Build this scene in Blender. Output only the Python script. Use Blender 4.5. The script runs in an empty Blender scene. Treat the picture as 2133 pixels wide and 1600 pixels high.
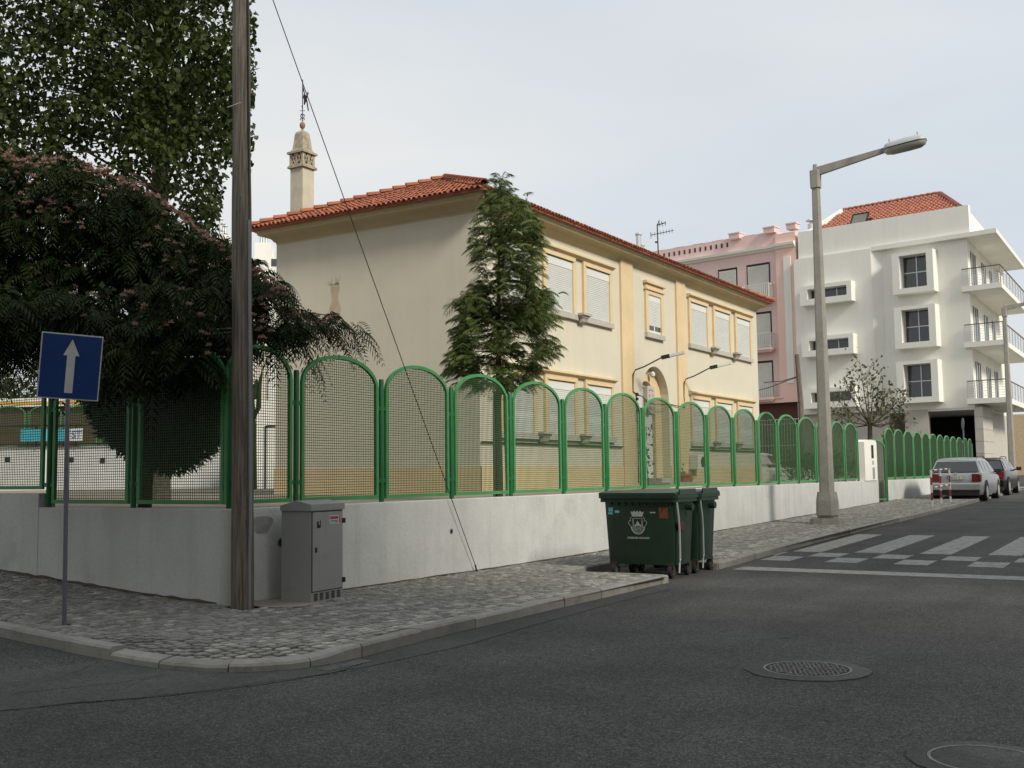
import bpy, math, random
import numpy as np
from mathutils import Matrix, Vector
random.seed(7); rng = np.random.default_rng(7)
scn = bpy.context.scene; COL = scn.collection
R_ = math.radians
# ------------------------------------------------------------------ camera
FPX, CX, CY = 2243.4, 1066.5, 800.0
PITCH, YAW, ROLL, EYE = 0.0841648, 0.5545849, -0.0120609, 1.5
_F = np.array([math.cos(YAW), math.sin(YAW), 0]); _R = np.array([math.sin(YAW), -math.cos(YAW), 0]); _U = np.array([0, 0, 1.])
FW = _F*math.cos(PITCH)+_U*math.sin(PITCH); _up = -_F*math.sin(PITCH)+_U*math.cos(PITCH)
RT = _R*math.cos(ROLL)+_up*math.sin(ROLL); UP = -_R*math.sin(ROLL)+_up*math.cos(ROLL)
EYEP = np.array([0, 0, EYE])
cam = bpy.data.cameras.new('camera'); camo = bpy.data.objects.new('camera', cam); COL.objects.link(camo)
m = Matrix(((RT[0], UP[0], -FW[0], 0), (RT[1], UP[1], -FW[1], 0), (RT[2], UP[2], -FW[2], EYE), (0, 0, 0, 1)))
camo.matrix_world = m
cam.sensor_fit = 'HORIZONTAL'; cam.sensor_width = 36; cam.lens = 36*FPX/2133
cam.clip_start = .1; cam.clip_end = 3000
scn.camera = camo
# ------------------------------------------------------------------ sky, sun, exposure
SUN = Vector((-.27, -.80, .60)).normalized()
sun_el = math.asin(SUN.z); sun_az = math.atan2(SUN.x, SUN.y)
w = bpy.data.worlds.new('World'); scn.world = w; w.use_nodes = True
nt = w.node_tree; nt.nodes.clear(); N = nt.nodes.new; L = nt.links.new
out = N('ShaderNodeOutputWorld'); bg = N('ShaderNodeBackground'); bg.inputs[1].default_value = .1
sky = N('ShaderNodeTexSky'); sky.sky_type = 'NISHITA'; sky.sun_disc = False; sky.sun_elevation = sun_el; sky.sun_rotation = sun_az
sky.air_density = 1.2; sky.dust_density = 2.5
tc = N('ShaderNodeTexCoord'); mp = N('ShaderNodeMapping'); mp.inputs['Scale'].default_value = (1.2, 1.2, 4.5)
mp.inputs['Rotation'].default_value = (.12, .1, .4)
nz = N('ShaderNodeTexNoise'); nz.inputs['Scale'].default_value = 1.5; nz.inputs['Detail'].default_value = 7; nz.inputs['Roughness'].default_value = .5; nz.inputs['Distortion'].default_value = .35
cr = N('ShaderNodeValToRGB'); cr.color_ramp.elements[0].position = .34; cr.color_ramp.elements[0].color = (.86, .86, .86, 1); cr.color_ramp.elements[1].position = .64; cr.color_ramp.elements[1].color = (.96, .96, .96, 1)
n2 = N('ShaderNodeTexNoise'); n2.inputs['Scale'].default_value = 1.1; n2.inputs['Detail'].default_value = 3
cc = N('ShaderNodeValToRGB'); cc.color_ramp.elements[0].position = .3; cc.color_ramp.elements[0].color = (6.5, 7.05, 7.7, 1); cc.color_ramp.elements[1].position = .7; cc.color_ramp.elements[1].color = (8.0, 8.05, 7.9, 1)
mx = N('ShaderNodeMix'); mx.data_type = 'RGBA'
L(tc.outputs['Generated'], mp.inputs[0]); L(mp.outputs[0], nz.inputs[0]); L(mp.outputs[0], n2.inputs[0])
L(nz.outputs[0], cr.inputs[0]); L(n2.outputs[0], cc.inputs[0]); L(cr.outputs[0], mx.inputs[0]); L(sky.outputs[0], mx.inputs[6]); L(cc.outputs[0], mx.inputs[7])
L(mx.outputs[2], bg.inputs[0]); L(bg.outputs[0], out.inputs[0])
sl = bpy.data.lights.new('sun', 'SUN'); sl.energy = 3.3; sl.angle = R_(12); sl.color = (1, .94, .81)
so = bpy.data.objects.new('sun', sl); COL.objects.link(so); so.rotation_euler = SUN.to_track_quat('Z', 'Y').to_euler()
scn.view_settings.view_transform = 'Standard'; scn.view_settings.look = 'None'; scn.view_settings.gamma = 1
scn.view_settings.exposure = 0.1; scn.view_settings.use_curve_mapping = False
scn.render.engine = 'CYCLES'
# ------------------------------------------------------------------ measuring helpers: a pixel of the photograph to a point in the place
def ray(px, py): return FW+RT*((px-CX)/FPX)-UP*((py-CY)/FPX)
def onz(px, py, z): d = ray(px, py); return EYEP+d*((z-EYE)/d[2])
def onY(px, py, Y): d = ray(px, py); return EYEP+d*(Y/d[1])
def onX(px, py, X): d = ray(px, py); return EYEP+d*(X/d[0])
def sp(t): return np.logaddexp(0, np.asarray(t, float)*1.2)/1.2
def gz(X, Y):
    X = np.asarray(X, float); Y = np.asarray(Y, float)
    return .0135*sp(X-17.5)+.065*np.minimum(sp(Y-9.9), 12)*np.clip((11-X)/1.5, 0, 1)
def G(px, py, off=0.):
    z = off
    for i in range(40):
        p = onz(px, py, z); z = .5*z+.5*(float(gz(p[0], p[1]))+off)
    return p
# ------------------------------------------------------------------ materials
def M(name, col, rough=.7, var=.12, scale=6., bump=.0, bscale=60., metal=0., fine=.0, fscale=120., spec=None, dirt=None, dscale=1.2, damt=.5, dpos=.55, rnd=0., streak=0.):
    mt = bpy.data.materials.new(name); mt.use_nodes = True; n = mt.node_tree; b = n.nodes['Principled BSDF']; A = n.nodes.new; K = n.links.new
    b.inputs['Roughness'].default_value = rough; b.inputs['Metallic'].default_value = metal
    if spec is not None: b.inputs['Specular IOR Level'].default_value = spec
    t = A('ShaderNodeTexCoord')
    def mixv(colsock, fac_tex, lo, hi, amt, tint=(0, 0, 0, 1), mode='MULTIPLY'):
        pass
    no = A('ShaderNodeTexNoise'); no.inputs['Scale'].default_value = scale; no.inputs['Detail'].default_value = 6; no.inputs['Roughness'].default_value = .6
    K(t.outputs['Object'], no.inputs[0])
    mr = A('ShaderNodeMapRange'); mr.inputs[1].default_value = .3; mr.inputs[2].default_value = .7; mr.inputs[3].default_value = 1-var; mr.inputs[4].default_value = 1+var
    K(no.outputs[0], mr.inputs[0])
    cur = mr.outputs[0]
    if fine:
        f = A('ShaderNodeTexNoise'); f.inputs['Scale'].default_value = fscale; f.inputs['Detail'].default_value = 2; K(t.outputs['Object'], f.inputs[0])
        mf = A('ShaderNodeMapRange'); mf.inputs[1].default_value = .35; mf.inputs[2].default_value = .65; mf.inputs[3].default_value = 1-fine; mf.inputs[4].default_value = 1+fine
        K(f.outputs[0], mf.inputs[0]); mm = A('ShaderNodeMath'); mm.operation = 'MULTIPLY'; K(cur, mm.inputs[0]); K(mf.outputs[0], mm.inputs[1]); cur = mm.outputs[0]
    if rnd:
        oi = A('ShaderNodeObjectInfo'); mo = A('ShaderNodeMapRange'); mo.inputs[3].default_value = 1-rnd; mo.inputs[4].default_value = 1+rnd
        K(oi.outputs['Random'], mo.inputs[0]); m2 = A('ShaderNodeMath'); m2.operation = 'MULTIPLY'; K(cur, m2.inputs[0]); K(mo.outputs[0], m2.inputs[1]); cur = m2.outputs[0]
    vm = A('ShaderNodeVectorMath'); vm.operation = 'SCALE'; vm.inputs[0].default_value = col[:3]; K(cur, vm.inputs['Scale'])
    c = vm.outputs[0]
    if dirt:
        d = A('ShaderNodeTexNoise'); d.inputs['Scale'].default_value = dscale; d.inputs['Detail'].default_value = 9; d.inputs['Roughness'].default_value = .72
        K(t.outputs['Object'], d.inputs[0])
        md = A('ShaderNodeMapRange'); md.inputs[1].default_value = dpos; md.inputs[2].default_value = dpos+.18; md.inputs[3].default_value = 0; md.inputs[4].default_value = damt
        K(d.outputs[0], md.inputs[0]); x = A('ShaderNodeMix'); x.data_type = 'RGBA'; x.inputs[7].default_value = (*dirt, 1); K(md.outputs[0], x.inputs[0]); K(c, x.inputs[6]); c = x.outputs[2]
    if streak:
        sm = A('ShaderNodeMapping'); sm.inputs['Scale'].default_value = (2.6, 2.6, .16); K(t.outputs['Object'], sm.inputs[0]); sn = A('ShaderNodeTexNoise'); sn.inputs['Scale'].default_value = 1.6; sn.inputs['Detail'].default_value = 7; sn.inputs['Roughness'].default_value = .7; K(sm.outputs[0], sn.inputs[0])
        sr = A('ShaderNodeMapRange'); sr.inputs[1].default_value = .5; sr.inputs[2].default_value = .75; sr.inputs[3].default_value = 1; sr.inputs[4].default_value = 1-streak; K(sn.outputs[0], sr.inputs[0])
        sv = A('ShaderNodeVectorMath'); sv.operation = 'SCALE'; K(c, sv.inputs[0]); K(sr.outputs[0], sv.inputs['Scale']); c = sv.outputs[0]
    K(c, b.inputs['Base Color'])
    if bump:
        bn = A('ShaderNodeTexNoise'); bn.inputs['Scale'].default_value = bscale; bn.inputs['Detail'].default_value = 4; K(t.outputs['Object'], bn.inputs[0])
        bp = A('ShaderNodeBump'); bp.inputs['Strength'].default_value = bump; bp.inputs['Distance'].default_value = .02; K(bn.outputs[0], bp.inputs['Height']); K(bp.outputs[0], b.inputs['Normal'])
    return mt
def asphalt(name, base, speck, smooth=False):
    mt = bpy.data.materials.new(name); mt.use_nodes = True; n = mt.node_tree; b = n.nodes['Principled BSDF']; A = n.nodes.new; K = n.links.new
    b.inputs['Roughness'].default_value = .85; b.inputs['Specular IOR Level'].default_value = .3
    t = A('ShaderNodeTexCoord')
    v = A('ShaderNodeTexVoronoi'); v.inputs['Scale'].default_value = 95 if not smooth else 160; K(t.outputs['Object'], v.inputs[0])
    cr = A('ShaderNodeValToRGB'); e = cr.color_ramp.elements; k = base
    e[0].position = .1; e[0].color = (k*.6, k*.6, k*.58, 1); e[1].position = .95; e[1].color = (k*speck, k*speck*.99, k*speck*.95, 1)
    x = cr.color_ramp.elements.new(.55); x.color = (k, k*.99, k*.95, 1)
    sx = A('ShaderNodeSeparateColor'); K(v.outputs['Color'], sx.inputs[0]); K(sx.outputs[0], cr.inputs[0])
    n1 = A('ShaderNodeTexNoise'); n1.inputs['Scale'].default_value = .55; n1.inputs['Detail'].default_value = 8; n1.inputs['Roughness'].default_value = .65; K(t.outputs['Object'], n1.inputs[0])
    m1 = A('ShaderNodeMapRange'); m1.inputs[1].default_value = .3; m1.inputs[2].default_value = .7; m1.inputs[3].default_value = .66; m1.inputs[4].default_value = 1.32; K(n1.outputs[0], m1.inputs[0])
    n3 = A('ShaderNodeTexNoise'); n3.inputs['Scale'].default_value = 16; n3.inputs['Detail'].default_value = 5; K(t.outputs['Object'], n3.inputs[0])
    m3 = A('ShaderNodeMapRange'); m3.inputs[1].default_value = .35; m3.inputs[2].default_value = .65; m3.inputs[3].default_value = .85; m3.inputs[4].default_value = 1.13; K(n3.outputs[0], m3.inputs[0])
    # faint wear streaks along the street
    mp2 = A('ShaderNodeMapping'); mp2.inputs['Scale'].default_value = (.06, 1.1, 1); K(t.outputs['Object'], mp2.inputs[0])
    n4 = A('ShaderNodeTexNoise'); n4.inputs['Scale'].default_value = 1.0; n4.inputs['Detail'].default_value = 4; K(mp2.outputs[0], n4.inputs[0])
    m4 = A('ShaderNodeMapRange'); m4.inputs[1].default_value = .35; m4.inputs[2].default_value = .65; m4.inputs[3].default_value = .88; m4.inputs[4].default_value = 1.12; K(n4.outputs[0], m4.inputs[0])
    a1 = A('ShaderNodeMath'); a1.operation = 'MULTIPLY'; K(m1.outputs[0], a1.inputs[0]); K(m3.outputs[0], a1.inputs[1])
    a2 = A('ShaderNodeMath'); a2.operation = 'MULTIPLY'; K(a1.outputs[0], a2.inputs[0]); K(m4.outputs[0], a2.inputs[1])
    vm = A('ShaderNodeVectorMath'); vm.operation = 'SCALE'; K(cr.outputs[0], vm.inputs[0]); K(a2.outputs[0], vm.inputs['Scale']); K(vm.outputs[0], b.inputs['Base Color'])
    bp = A('ShaderNodeBump'); bp.inputs['Strength'].default_value = .35 if smooth else .8; bp.inputs['Distance'].default_value = .006; K(v.outputs['Distance'], bp.inputs['Height']); K(bp.outputs[0], b.inputs['Normal'])
    return mt
def glassm(name, col, rough=.08):
    mt = M(name, col, rough, .05, 2.); mt.node_tree.nodes['Principled BSDF'].inputs['Specular IOR Level'].default_value = .8; return mt
def leafm(name, c1, c2, rough=.5, trans=.25):
    mt = bpy.data.materials.new(name); mt.use_nodes = True; n = mt.node_tree; b = n.nodes['Principled BSDF']; A = n.nodes.new; K = n.links.new
    t = A('ShaderNodeTexCoord'); no = A('ShaderNodeTexNoise'); no.inputs['Scale'].default_value = 2.2; no.inputs['Detail'].default_value = 8; no.inputs['Roughness'].default_value = .8; K(t.outputs['Object'], no.inputs[0])
    cr = A('ShaderNodeValToRGB'); cr.color_ramp.elements[0].position = .38; cr.color_ramp.elements[0].color = (*c1, 1); cr.color_ramp.elements[1].position = .64; cr.color_ramp.elements[1].color = (*c2, 1)
    K(no.outputs[0], cr.inputs[0]); K(cr.outputs[0], b.inputs['Base Color']); b.inputs['Roughness'].default_value = rough; b.inputs['Specular IOR Level'].default_value = .18
    tr = A('ShaderNodeBsdfTranslucent'); K(cr.outputs[0], tr.inputs[0]); mxs = A('ShaderNodeMixShader'); mxs.inputs[0].default_value = trans
    o = n.nodes['Material Output']; K(b.outputs[0], mxs.inputs[1]); K(tr.outputs[0], mxs.inputs[2]); K(mxs.outputs[0], o.inputs[0]); return mt
m_asph = asphalt('asphalt', .051, 2.3); m_asph2 = asphalt('old_asphalt', .064, 1.7, True)
m_crack = M('crack', (.012, .012, .012), .95)
m_paint = M('road_paint', (.25, .25, .24), .7, .25, 9, fine=.3, fscale=90, dirt=(.07, .07, .07), dscale=7, damt=.75, dpos=.48)
m_kerb = M('kerb_stone', (.26, .25, .225), .85, .15, 5, bump=.35, bscale=70, fine=.12, fscale=160, dirt=(.09, .08, .065), dscale=3.5, damt=.7, rnd=.12)
m_cob = [M('limestone_%s' % k, c, .75, .16, 14, bump=.4, bscale=90, fine=.12, fscale=150, dirt=(.07, .06, .05), dscale=1.6, damt=.55, dpos=.5, rnd=.1) for k, c in
         (('a', (.235, .23, .205)), ('b', (.29, .28, .25)), ('c', (.175, .172, .155)), ('d', (.40, .385, .335)))]
m_joint = M('joint_dirt', (.035, .029, .021), .95, .3, 8, bump=.3)
m_cem = M('cement', (.25, .225, .19), .9, .2, 3, bump=.3, fine=.1)
m_earth = M('bare_ground', (.2, .17, .125), .95, .25, 1.2, bump=.3)
m_wall = M('painted_wall', (.55, .555, .54), .85, .08, 1.3, bump=.25, bscale=14, fine=.05, fscale=40, dirt=(.30, .295, .26), dscale=.9, damt=.5, dpos=.56, streak=.16)
m_cap = M('wall_top', (.36, .31, .25), .9, .2, 3, bump=.3)
m_green = M('green_post_paint', (.010, .125, .035), .42, .15, 3, fine=.08)
m_green2 = M('green_frame_paint', (.06, .26, .085), .45, .15, 4, fine=.06)
m_wire = M('green_wire', (.030, .088, .024), .55, .1, 3)
m_cream = M('cream_render', (.59, .55, .445), .9, .04, .8, bump=.15, bscale=25, fine=.04, fscale=60, dirt=(.46, .40, .29), dscale=.5, damt=.4, dpos=.58, streak=.06)
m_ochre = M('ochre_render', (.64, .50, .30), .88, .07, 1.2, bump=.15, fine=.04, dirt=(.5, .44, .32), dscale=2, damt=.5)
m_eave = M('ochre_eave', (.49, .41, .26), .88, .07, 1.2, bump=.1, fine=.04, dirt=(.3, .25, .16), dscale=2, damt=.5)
m_stone = M('grey_stone', (.44, .41, .36), .85, .1, 3, bump=.2, fine=.06, dirt=(.26, .24, .2), dscale=3)
m_shut = M('white_shutter', (.63, .64, .62), .6, .04, 2)
m_tile = M('clay_tile', (.32, .105, .055), .85, .22, 2.5, bump=.3, fine=.12, fscale=50, dirt=(.16, .09, .05), dscale=1.5, damt=.6, dpos=.5, rnd=.22)
m_tile2 = M('new_clay_tile', (.34, .12, .075), .8, .14, 2.5, bump=.2, fine=.08, fscale=50, rnd=.12)
m_chim = M('weathered_plaster', (.42, .37, .28), .9, .15, 3, bump=.4, bscale=30, dirt=(.16, .13, .085), dscale=2.2, damt=.8, dpos=.45)
m_white = M('white_render', (.76, .75, .69), .85, .03, .5, bump=.05, fine=.02, streak=.07)
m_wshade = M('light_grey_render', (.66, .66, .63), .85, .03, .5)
m_pink = M('pink_render', (.72, .53, .50), .88, .05, .8, fine=.03, streak=.06); m_pink2 = M('lit_pink_render', (.80, .54, .46), .88, .04, .8, fine=.03)  # second pink puts the brighter lit tone of the stair bay into its colour
m_brown = M('brown_red_render', (.10, .04, .03), .85, .15, 1); m_tilew = M('pale_stone_cladding', (.48, .45, .40), .7, .07, 3)
m_glass = glassm('dark_glass', (.035, .04, .042)); m_alu = M('aluminium', (.55, .56, .56), .35, .06, 5, metal=.6)
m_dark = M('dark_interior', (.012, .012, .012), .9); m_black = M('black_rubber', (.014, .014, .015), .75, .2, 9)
m_iron = M('dark_iron', (.03, .028, .026), .6, .2, 9, metal=.5); m_wire_s = M('steel_wire', (.06, .055, .05), .5, metal=.6)
m_conc = M('lamp_concrete', (.30, .285, .255), .92, .12, 2.5, bump=.6, bscale=90, fine=.3, fscale=95, dirt=(.15, .135, .11), dscale=1.7, damt=.6)
m_lamp = M('lamp_grey', (.42, .43, .43), .4, .06, 4); m_lens = glassm('lamp_lens', (.34, .34, .31), .12)
m_galv = M('galvanised_steel', (.15, .155, .18), .5, .15, 12, metal=.35, fine=.12, fscale=90)
m_blue = M('sign_blue', (.007, .040, .17), .35, .12, 3); m_signw = M('sign_white', (.55, .56, .55), .4, .08, 6)
m_wood = None
m_cab = M('cabinet_grey', (.30, .30, .29), .6, .06, 3, bump=.1, fine=.05, fscale=200, dirt=(.15, .145, .13), dscale=2.4, damt=.5)
m_bin = M('bin_green', (.008, .026, .013), .42, .2, 4, bump=.08, fine=.1, dirt=(.02, .03, .02), dscale=2, damt=.5)
m_lid = M('bin_lid_green', (.016, .038, .028), .38, .2, 4, bump=.08)
m_print = M('white_print', (.33, .35, .32), .6, .15, 20); m_fork = M('rusty_fork', (.06, .028, .016), .8, .4, 20); m_rust = M('rusty_plate', (.16, .045, .018), .8, .5, 30, bump=.3)
m_cyan = M('cyan_sticker', (.10, .36, .38), .6, .15, 30); m_red = M('red_paint', (.20, .018, .022), .5, .12, 12); m_rwhite = M('white_paint', (.60, .60, .58), .5, .1, 10)
m_silver = M('silver_paint', (.36, .385, .40), .28, .03, 3, metal=.5); m_blackp = M('black_paint', (.008, .008, .009), .15, .05, 3)
m_tail = M('red_tail_light', (.14, .008, .006), .2, .1, 20); m_plate = M('plate_white', (.6, .6, .56), .5); m_bluepl = M('plate_blue', (.02, .08, .4), .5); m_yell = M('plate_yellow', (.6, .4, .03), .5)
m_bark = M('bark', (.085, .062, .045), .95, .3, 9, bump=.7, bscale=30); m_bark2 = M('grey_bark', (.11, .09, .075), .95, .3, 9, bump=.5, bscale=30)
m_pop = leafm('poplar_leaf', (.012, .024, .004), (.064, .088, .017), .45, .22)
m_alb = leafm('mimosa_leaf', (.007, .015, .003), (.028, .047, .008), .55, .25)
m_dkl = leafm('dark_needle', (.006, .015, .005), (.014, .028, .009), .6, .1)
m_silk = leafm('silk_oak_leaf', (.045, .075, .018), (.17, .21, .07), .5, .22)
m_sparse = leafm('olive_leaf', (.06, .08, .03), (.15, .15, .07), .6, .25)
m_flow = leafm('pink_flower', (.32, .17, .13), (.55, .36, .29), .8, .35)
m_terra = M('terracotta', (.34, .09, .04), .8, .1, 6)
def woodm():
    mt = M('weathered_pole_wood', (.105, .082, .062), .9, .2, 3); n = mt.node_tree; A = n.nodes.new; K = n.links.new
    b = n.nodes['Principled BSDF']; t = A('ShaderNodeTexCoord'); mp = A('ShaderNodeMapping'); mp.inputs['Scale'].default_value = (26, 26, .8); K(t.outputs['Object'], mp.inputs[0])
    no = A('ShaderNodeTexNoise'); no.inputs['Scale'].default_value = 1.6; no.inputs['Detail'].default_value = 8; no.inputs['Roughness'].default_value = .7; K(mp.outputs[0], no.inputs[0])
    cr = A('ShaderNodeValToRGB'); e = cr.color_ramp.elements; e[0].position = .32; e[0].color = (.045, .037, .029, 1); e[1].position = .62; e[1].color = (.215, .185, .15, 1); K(no.outputs[0], cr.inputs[0])
    sp_ = A('ShaderNodeTexVoronoi'); sp_.inputs['Scale'].default_value = 14; mp2 = A('ShaderNodeMapping'); mp2.inputs['Scale'].default_value = (1, 1, .3); K(t.outputs['Object'], mp2.inputs[0]); K(mp2.outputs[0], sp_.inputs[0])
    mr = A('ShaderNodeMapRange'); mr.inputs[1].default_value = .0; mr.inputs[2].default_value = .12; mr.inputs[3].default_value = .35; mr.inputs[4].default_value = 1; K(sp_.outputs['Distance'], mr.inputs[0])
    vm = A('ShaderNodeVectorMath'); vm.operation = 'SCALE'; K(cr.outputs[0], vm.inputs[0]); K(mr.outputs[0], vm.inputs['Scale']); K(vm.outputs[0], b.inputs['Base Color'])
    bp = A('ShaderNodeBump'); bp.inputs['Strength'].default_value = .7; bp.inputs['Distance'].default_value = .01; K(no.outputs[0], bp.inputs['Height']); K(bp.outputs[0], b.inputs['Normal']); return mt
m_wood = woodm()
# ------------------------------------------------------------------ mesh building
class MB:
    def __init__(s): s.v = []; s.f = []; s.mi = []
    def add(s, vs, fs, mi=0):
        b = len(s.v); s.v.extend([tuple(map(float, p)) for p in vs]); s.f.extend([tuple(i+b for i in f) for f in fs]); s.mi.extend([mi]*len(fs)); return s
    def box(s, x0, x1, y0, y1, z0, z1, mi=0, ch=0):
        if ch:
            return s.prism([(x0+ch, y0), (x1-ch, y0), (x1, y0+ch), (x1, y1-ch), (x1-ch, y1), (x0+ch, y1), (x0, y1-ch), (x0, y0+ch)], z0, z1, mi)
        return s.add([(x0, y0, z0), (x1, y0, z0), (x1, y1, z0), (x0, y1, z0), (x0, y0, z1), (x1, y0, z1), (x1, y1, z1), (x0, y1, z1)],
                     [(3, 2, 1, 0), (4, 5, 6, 7), (0, 1, 5, 4), (1, 2, 6, 5), (2, 3, 7, 6), (3, 0, 4, 7)], mi)
    def prism(s, poly, z0, z1, mi=0, ax='z', top=None):
        n = len(poly); t = top or poly
        def P(p, h): return (p[0], p[1], h) if ax == 'z' else ((p[0], h, p[1]) if ax == 'y' else (h, p[0], p[1]))
        vs = [P(p, z0) for p in poly]+[P(p, z1) for p in t]
        return s.add(vs, [tuple(range(n-1, -1, -1)), tuple(range(n, 2*n))]+[(i, (i+1) % n, n+(i+1) % n, n+i) for i in range(n)], mi)
    def tube(s, pts, r, n=8, mi=0, cap=True, up=(0, 0, 1)):
        pts = [Vector(p) for p in pts]; rs = r if isinstance(r, (list, tuple)) else [r]*len(pts); b = []
        for i, p in enumerate(pts):
            d = (pts[min(i+1, len(pts)-1)]-pts[max(i-1, 0)]).normalized(); u = Vector(up)
            if abs(d.dot(u)) > .95: u = Vector((1, 0, 0))
            x = d.cross(u).normalized(); y = x.cross(d).normalized()
            b += [p+(x*math.cos(2*math.pi*k/n)+y*math.sin(2*math.pi*k/n))*rs[i] for k in range(n)]
        fs = [(i*n+k, i*n+(k+1) % n, (i+1)*n+(k+1) % n, (i+1)*n+k) for i in range(len(pts)-1) for k in range(n)]
        if cap: fs += [tuple(range(n-1, -1, -1)), tuple((len(pts)-1)*n+k for k in range(n))]
        return s.add(b, fs, mi)
    def lathe(s, prof, c=(0, 0), n=16, mi=0, sc=(1, 1)):
        b = [(c[0]+r*sc[0]*math.cos(2*math.pi*k/n), c[1]+r*sc[1]*math.sin(2*math.pi*k/n), z) for r, z in prof for k in range(n)]
        fs = [(i*n+k, i*n+(k+1) % n, (i+1)*n+(k+1) % n, (i+1)*n+k) for i in range(len(prof)-1) for k in range(n)]
        fs += [tuple(range(n-1, -1, -1)), tuple((len(prof)-1)*n+k for k in range(n))]
        return s.add(b, fs, mi)
    def bar(s, a, b, w=.05, h=None, mi=0):
        h = h or w; a = Vector(a); b = Vector(b); d = (b-a).normalized(); u = Vector((0, 0, 1)) if abs(d.z) < .95 else Vector((1, 0, 0))
        x = d.cross(u).normalized()*w/2; y = x.cross(d).normalized()*h/2
        vs = [a-x-y, a+x-y, a+x+y, a-x+y, b-x-y, b+x-y, b+x+y, b-x+y]
        return s.add(vs, [(3, 2, 1, 0), (4, 5, 6, 7), (0, 1, 5, 4), (1, 2, 6, 5), (2, 3, 7, 6), (3, 0, 4, 7)], mi)
    def mesh(s, name, mats, smooth=False):
        me = bpy.data.meshes.new(name); me.from_pydata(s.v, [], s.f)
        for q in (mats if isinstance(mats, (list, tuple)) else [mats]): me.materials.append(q)
        me.polygons.foreach_set('material_index', s.mi)
        if smooth:
            me.polygons.foreach_set('use_smooth', [True]*len(me.polygons))
            try: me.set_sharp_from_angle(angle=R_(40))
            except Exception: pass
        me.update(); return me
    def build(s, name, mats, parent=None, smooth=False, **k):
        return put(name, s.mesh(name, mats, smooth), parent, **k)
def put(name, me, parent=None, loc=None, kind=None, label=None, cat=None, group=None, rotz=0):
    o = bpy.data.objects.new(name, me); COL.objects.link(o)
    if parent is not None: o.parent = parent
    if loc is not None: o.location = loc
    if rotz: o.rotation_euler = (0, 0, rotz)
    if kind: o['kind'] = kind
    if label: o['label'] = label
    if cat: o['category'] = cat
    if group: o['group'] = group
    return o
def thing(name, label, cat, loc=(0, 0, 0), rotz=0, group=None): return put(name, None, None, loc, None, label, cat, group, rotz)
def np_mesh(name, V, F, mats, mi=None):
    V = np.asarray(V, np.float32).reshape(-1, 3); F = np.asarray(F, np.int32); k = F.shape[1]
    me = bpy.data.meshes.new(name); me.vertices.add(len(V)); me.vertices.foreach_set('co', V.ravel())
    me.loops.add(F.size); me.loops.foreach_set('vertex_index', F.ravel()); me.polygons.add(len(F))
    me.polygons.foreach_set('loop_start', np.arange(0, F.size, k, dtype=np.int32)); me.polygons.foreach_set('loop_total', np.full(len(F), k, np.int32))
    for q in (mats if isinstance(mats, (list, tuple)) else [mats]): me.materials.append(q)
    if mi is not None: me.polygons.foreach_set('material_index', np.asarray(mi, np.int32))
    me.update(calc_edges=True); me.validate(); return me
def text(s, size, parent, loc, rot, mat, name='lettering', ext=.002, align='CENTER', bold=0):
    c = bpy.data.curves.new(name, 'FONT'); c.body = s; c.size = size; c.extrude = ext; c.align_x = align; c.offset = bold; c.resolution_u = 3
    t = bpy.data.objects.new(name, c); COL.objects.link(t); dg = bpy.context.evaluated_depsgraph_get(); me = bpy.data.meshes.new_from_object(t.evaluated_get(dg))
    bpy.data.objects.remove(t); me.materials.clear(); me.materials.append(mat)
    o = put(name, me, parent, loc); o.rotation_euler = rot; return o
def copy_tree(o, parent=None):
    c = o.copy(); COL.objects.link(c); c.parent = parent
    for ch in list(o.children): copy_tree(ch, c)
    return c

def leaves_rhomb_flat(P, D, size):
    D = D/np.linalg.norm(D, axis=1, keepdims=True); S_ = np.cross(D, [0, 0, 1.]); s = size[:, None]
    V = np.stack([P, P+D*s*.5+S_*s*.3+[0, 0, .006], P+D*s, P+D*s*.5-S_*s*.3], 1).reshape(-1, 3); return V, np.arange(4*len(P)).reshape(-1, 4)
# ================================================================== ground, road
def grid_mesh(name, xs, ys, off, mat, kind='structure'):
    X, Y = np.meshgrid(xs, ys, indexing='ij'); Z = gz(X, Y)+off; nx, ny = X.shape
    i = np.arange(nx*ny).reshape(nx, ny); F = np.stack([i[:-1, :-1], i[1:, :-1], i[1:, 1:], i[:-1, 1:]], -1).reshape(-1, 4)
    return put(name, np_mesh(name, np.stack([X, Y, Z], -1), F, mat), kind=kind)
grid_mesh('ground', np.array([-1200, -500, -200, -100, -60, -20, 0, 10, 20, 40, 70, 100, 140, 200, 400, 1000.]), np.array([-1200, -500, -200, -100, -60, -30, -12, 0, 12, 30, 60, 100, 200, 500, 1200.]), -.42, m_earth)
grid_mesh('road', np.concatenate([np.arange(-30, 8.5, 1.5), np.arange(8.5, 12, .25), np.arange(12, 30, 1.), np.arange(30, 141, 5.)]), np.concatenate([np.arange(-9, 8.9, 1.5), np.arange(9, 13, .5), np.arange(13, 60, 2.)]), -.12, m_asph)
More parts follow.
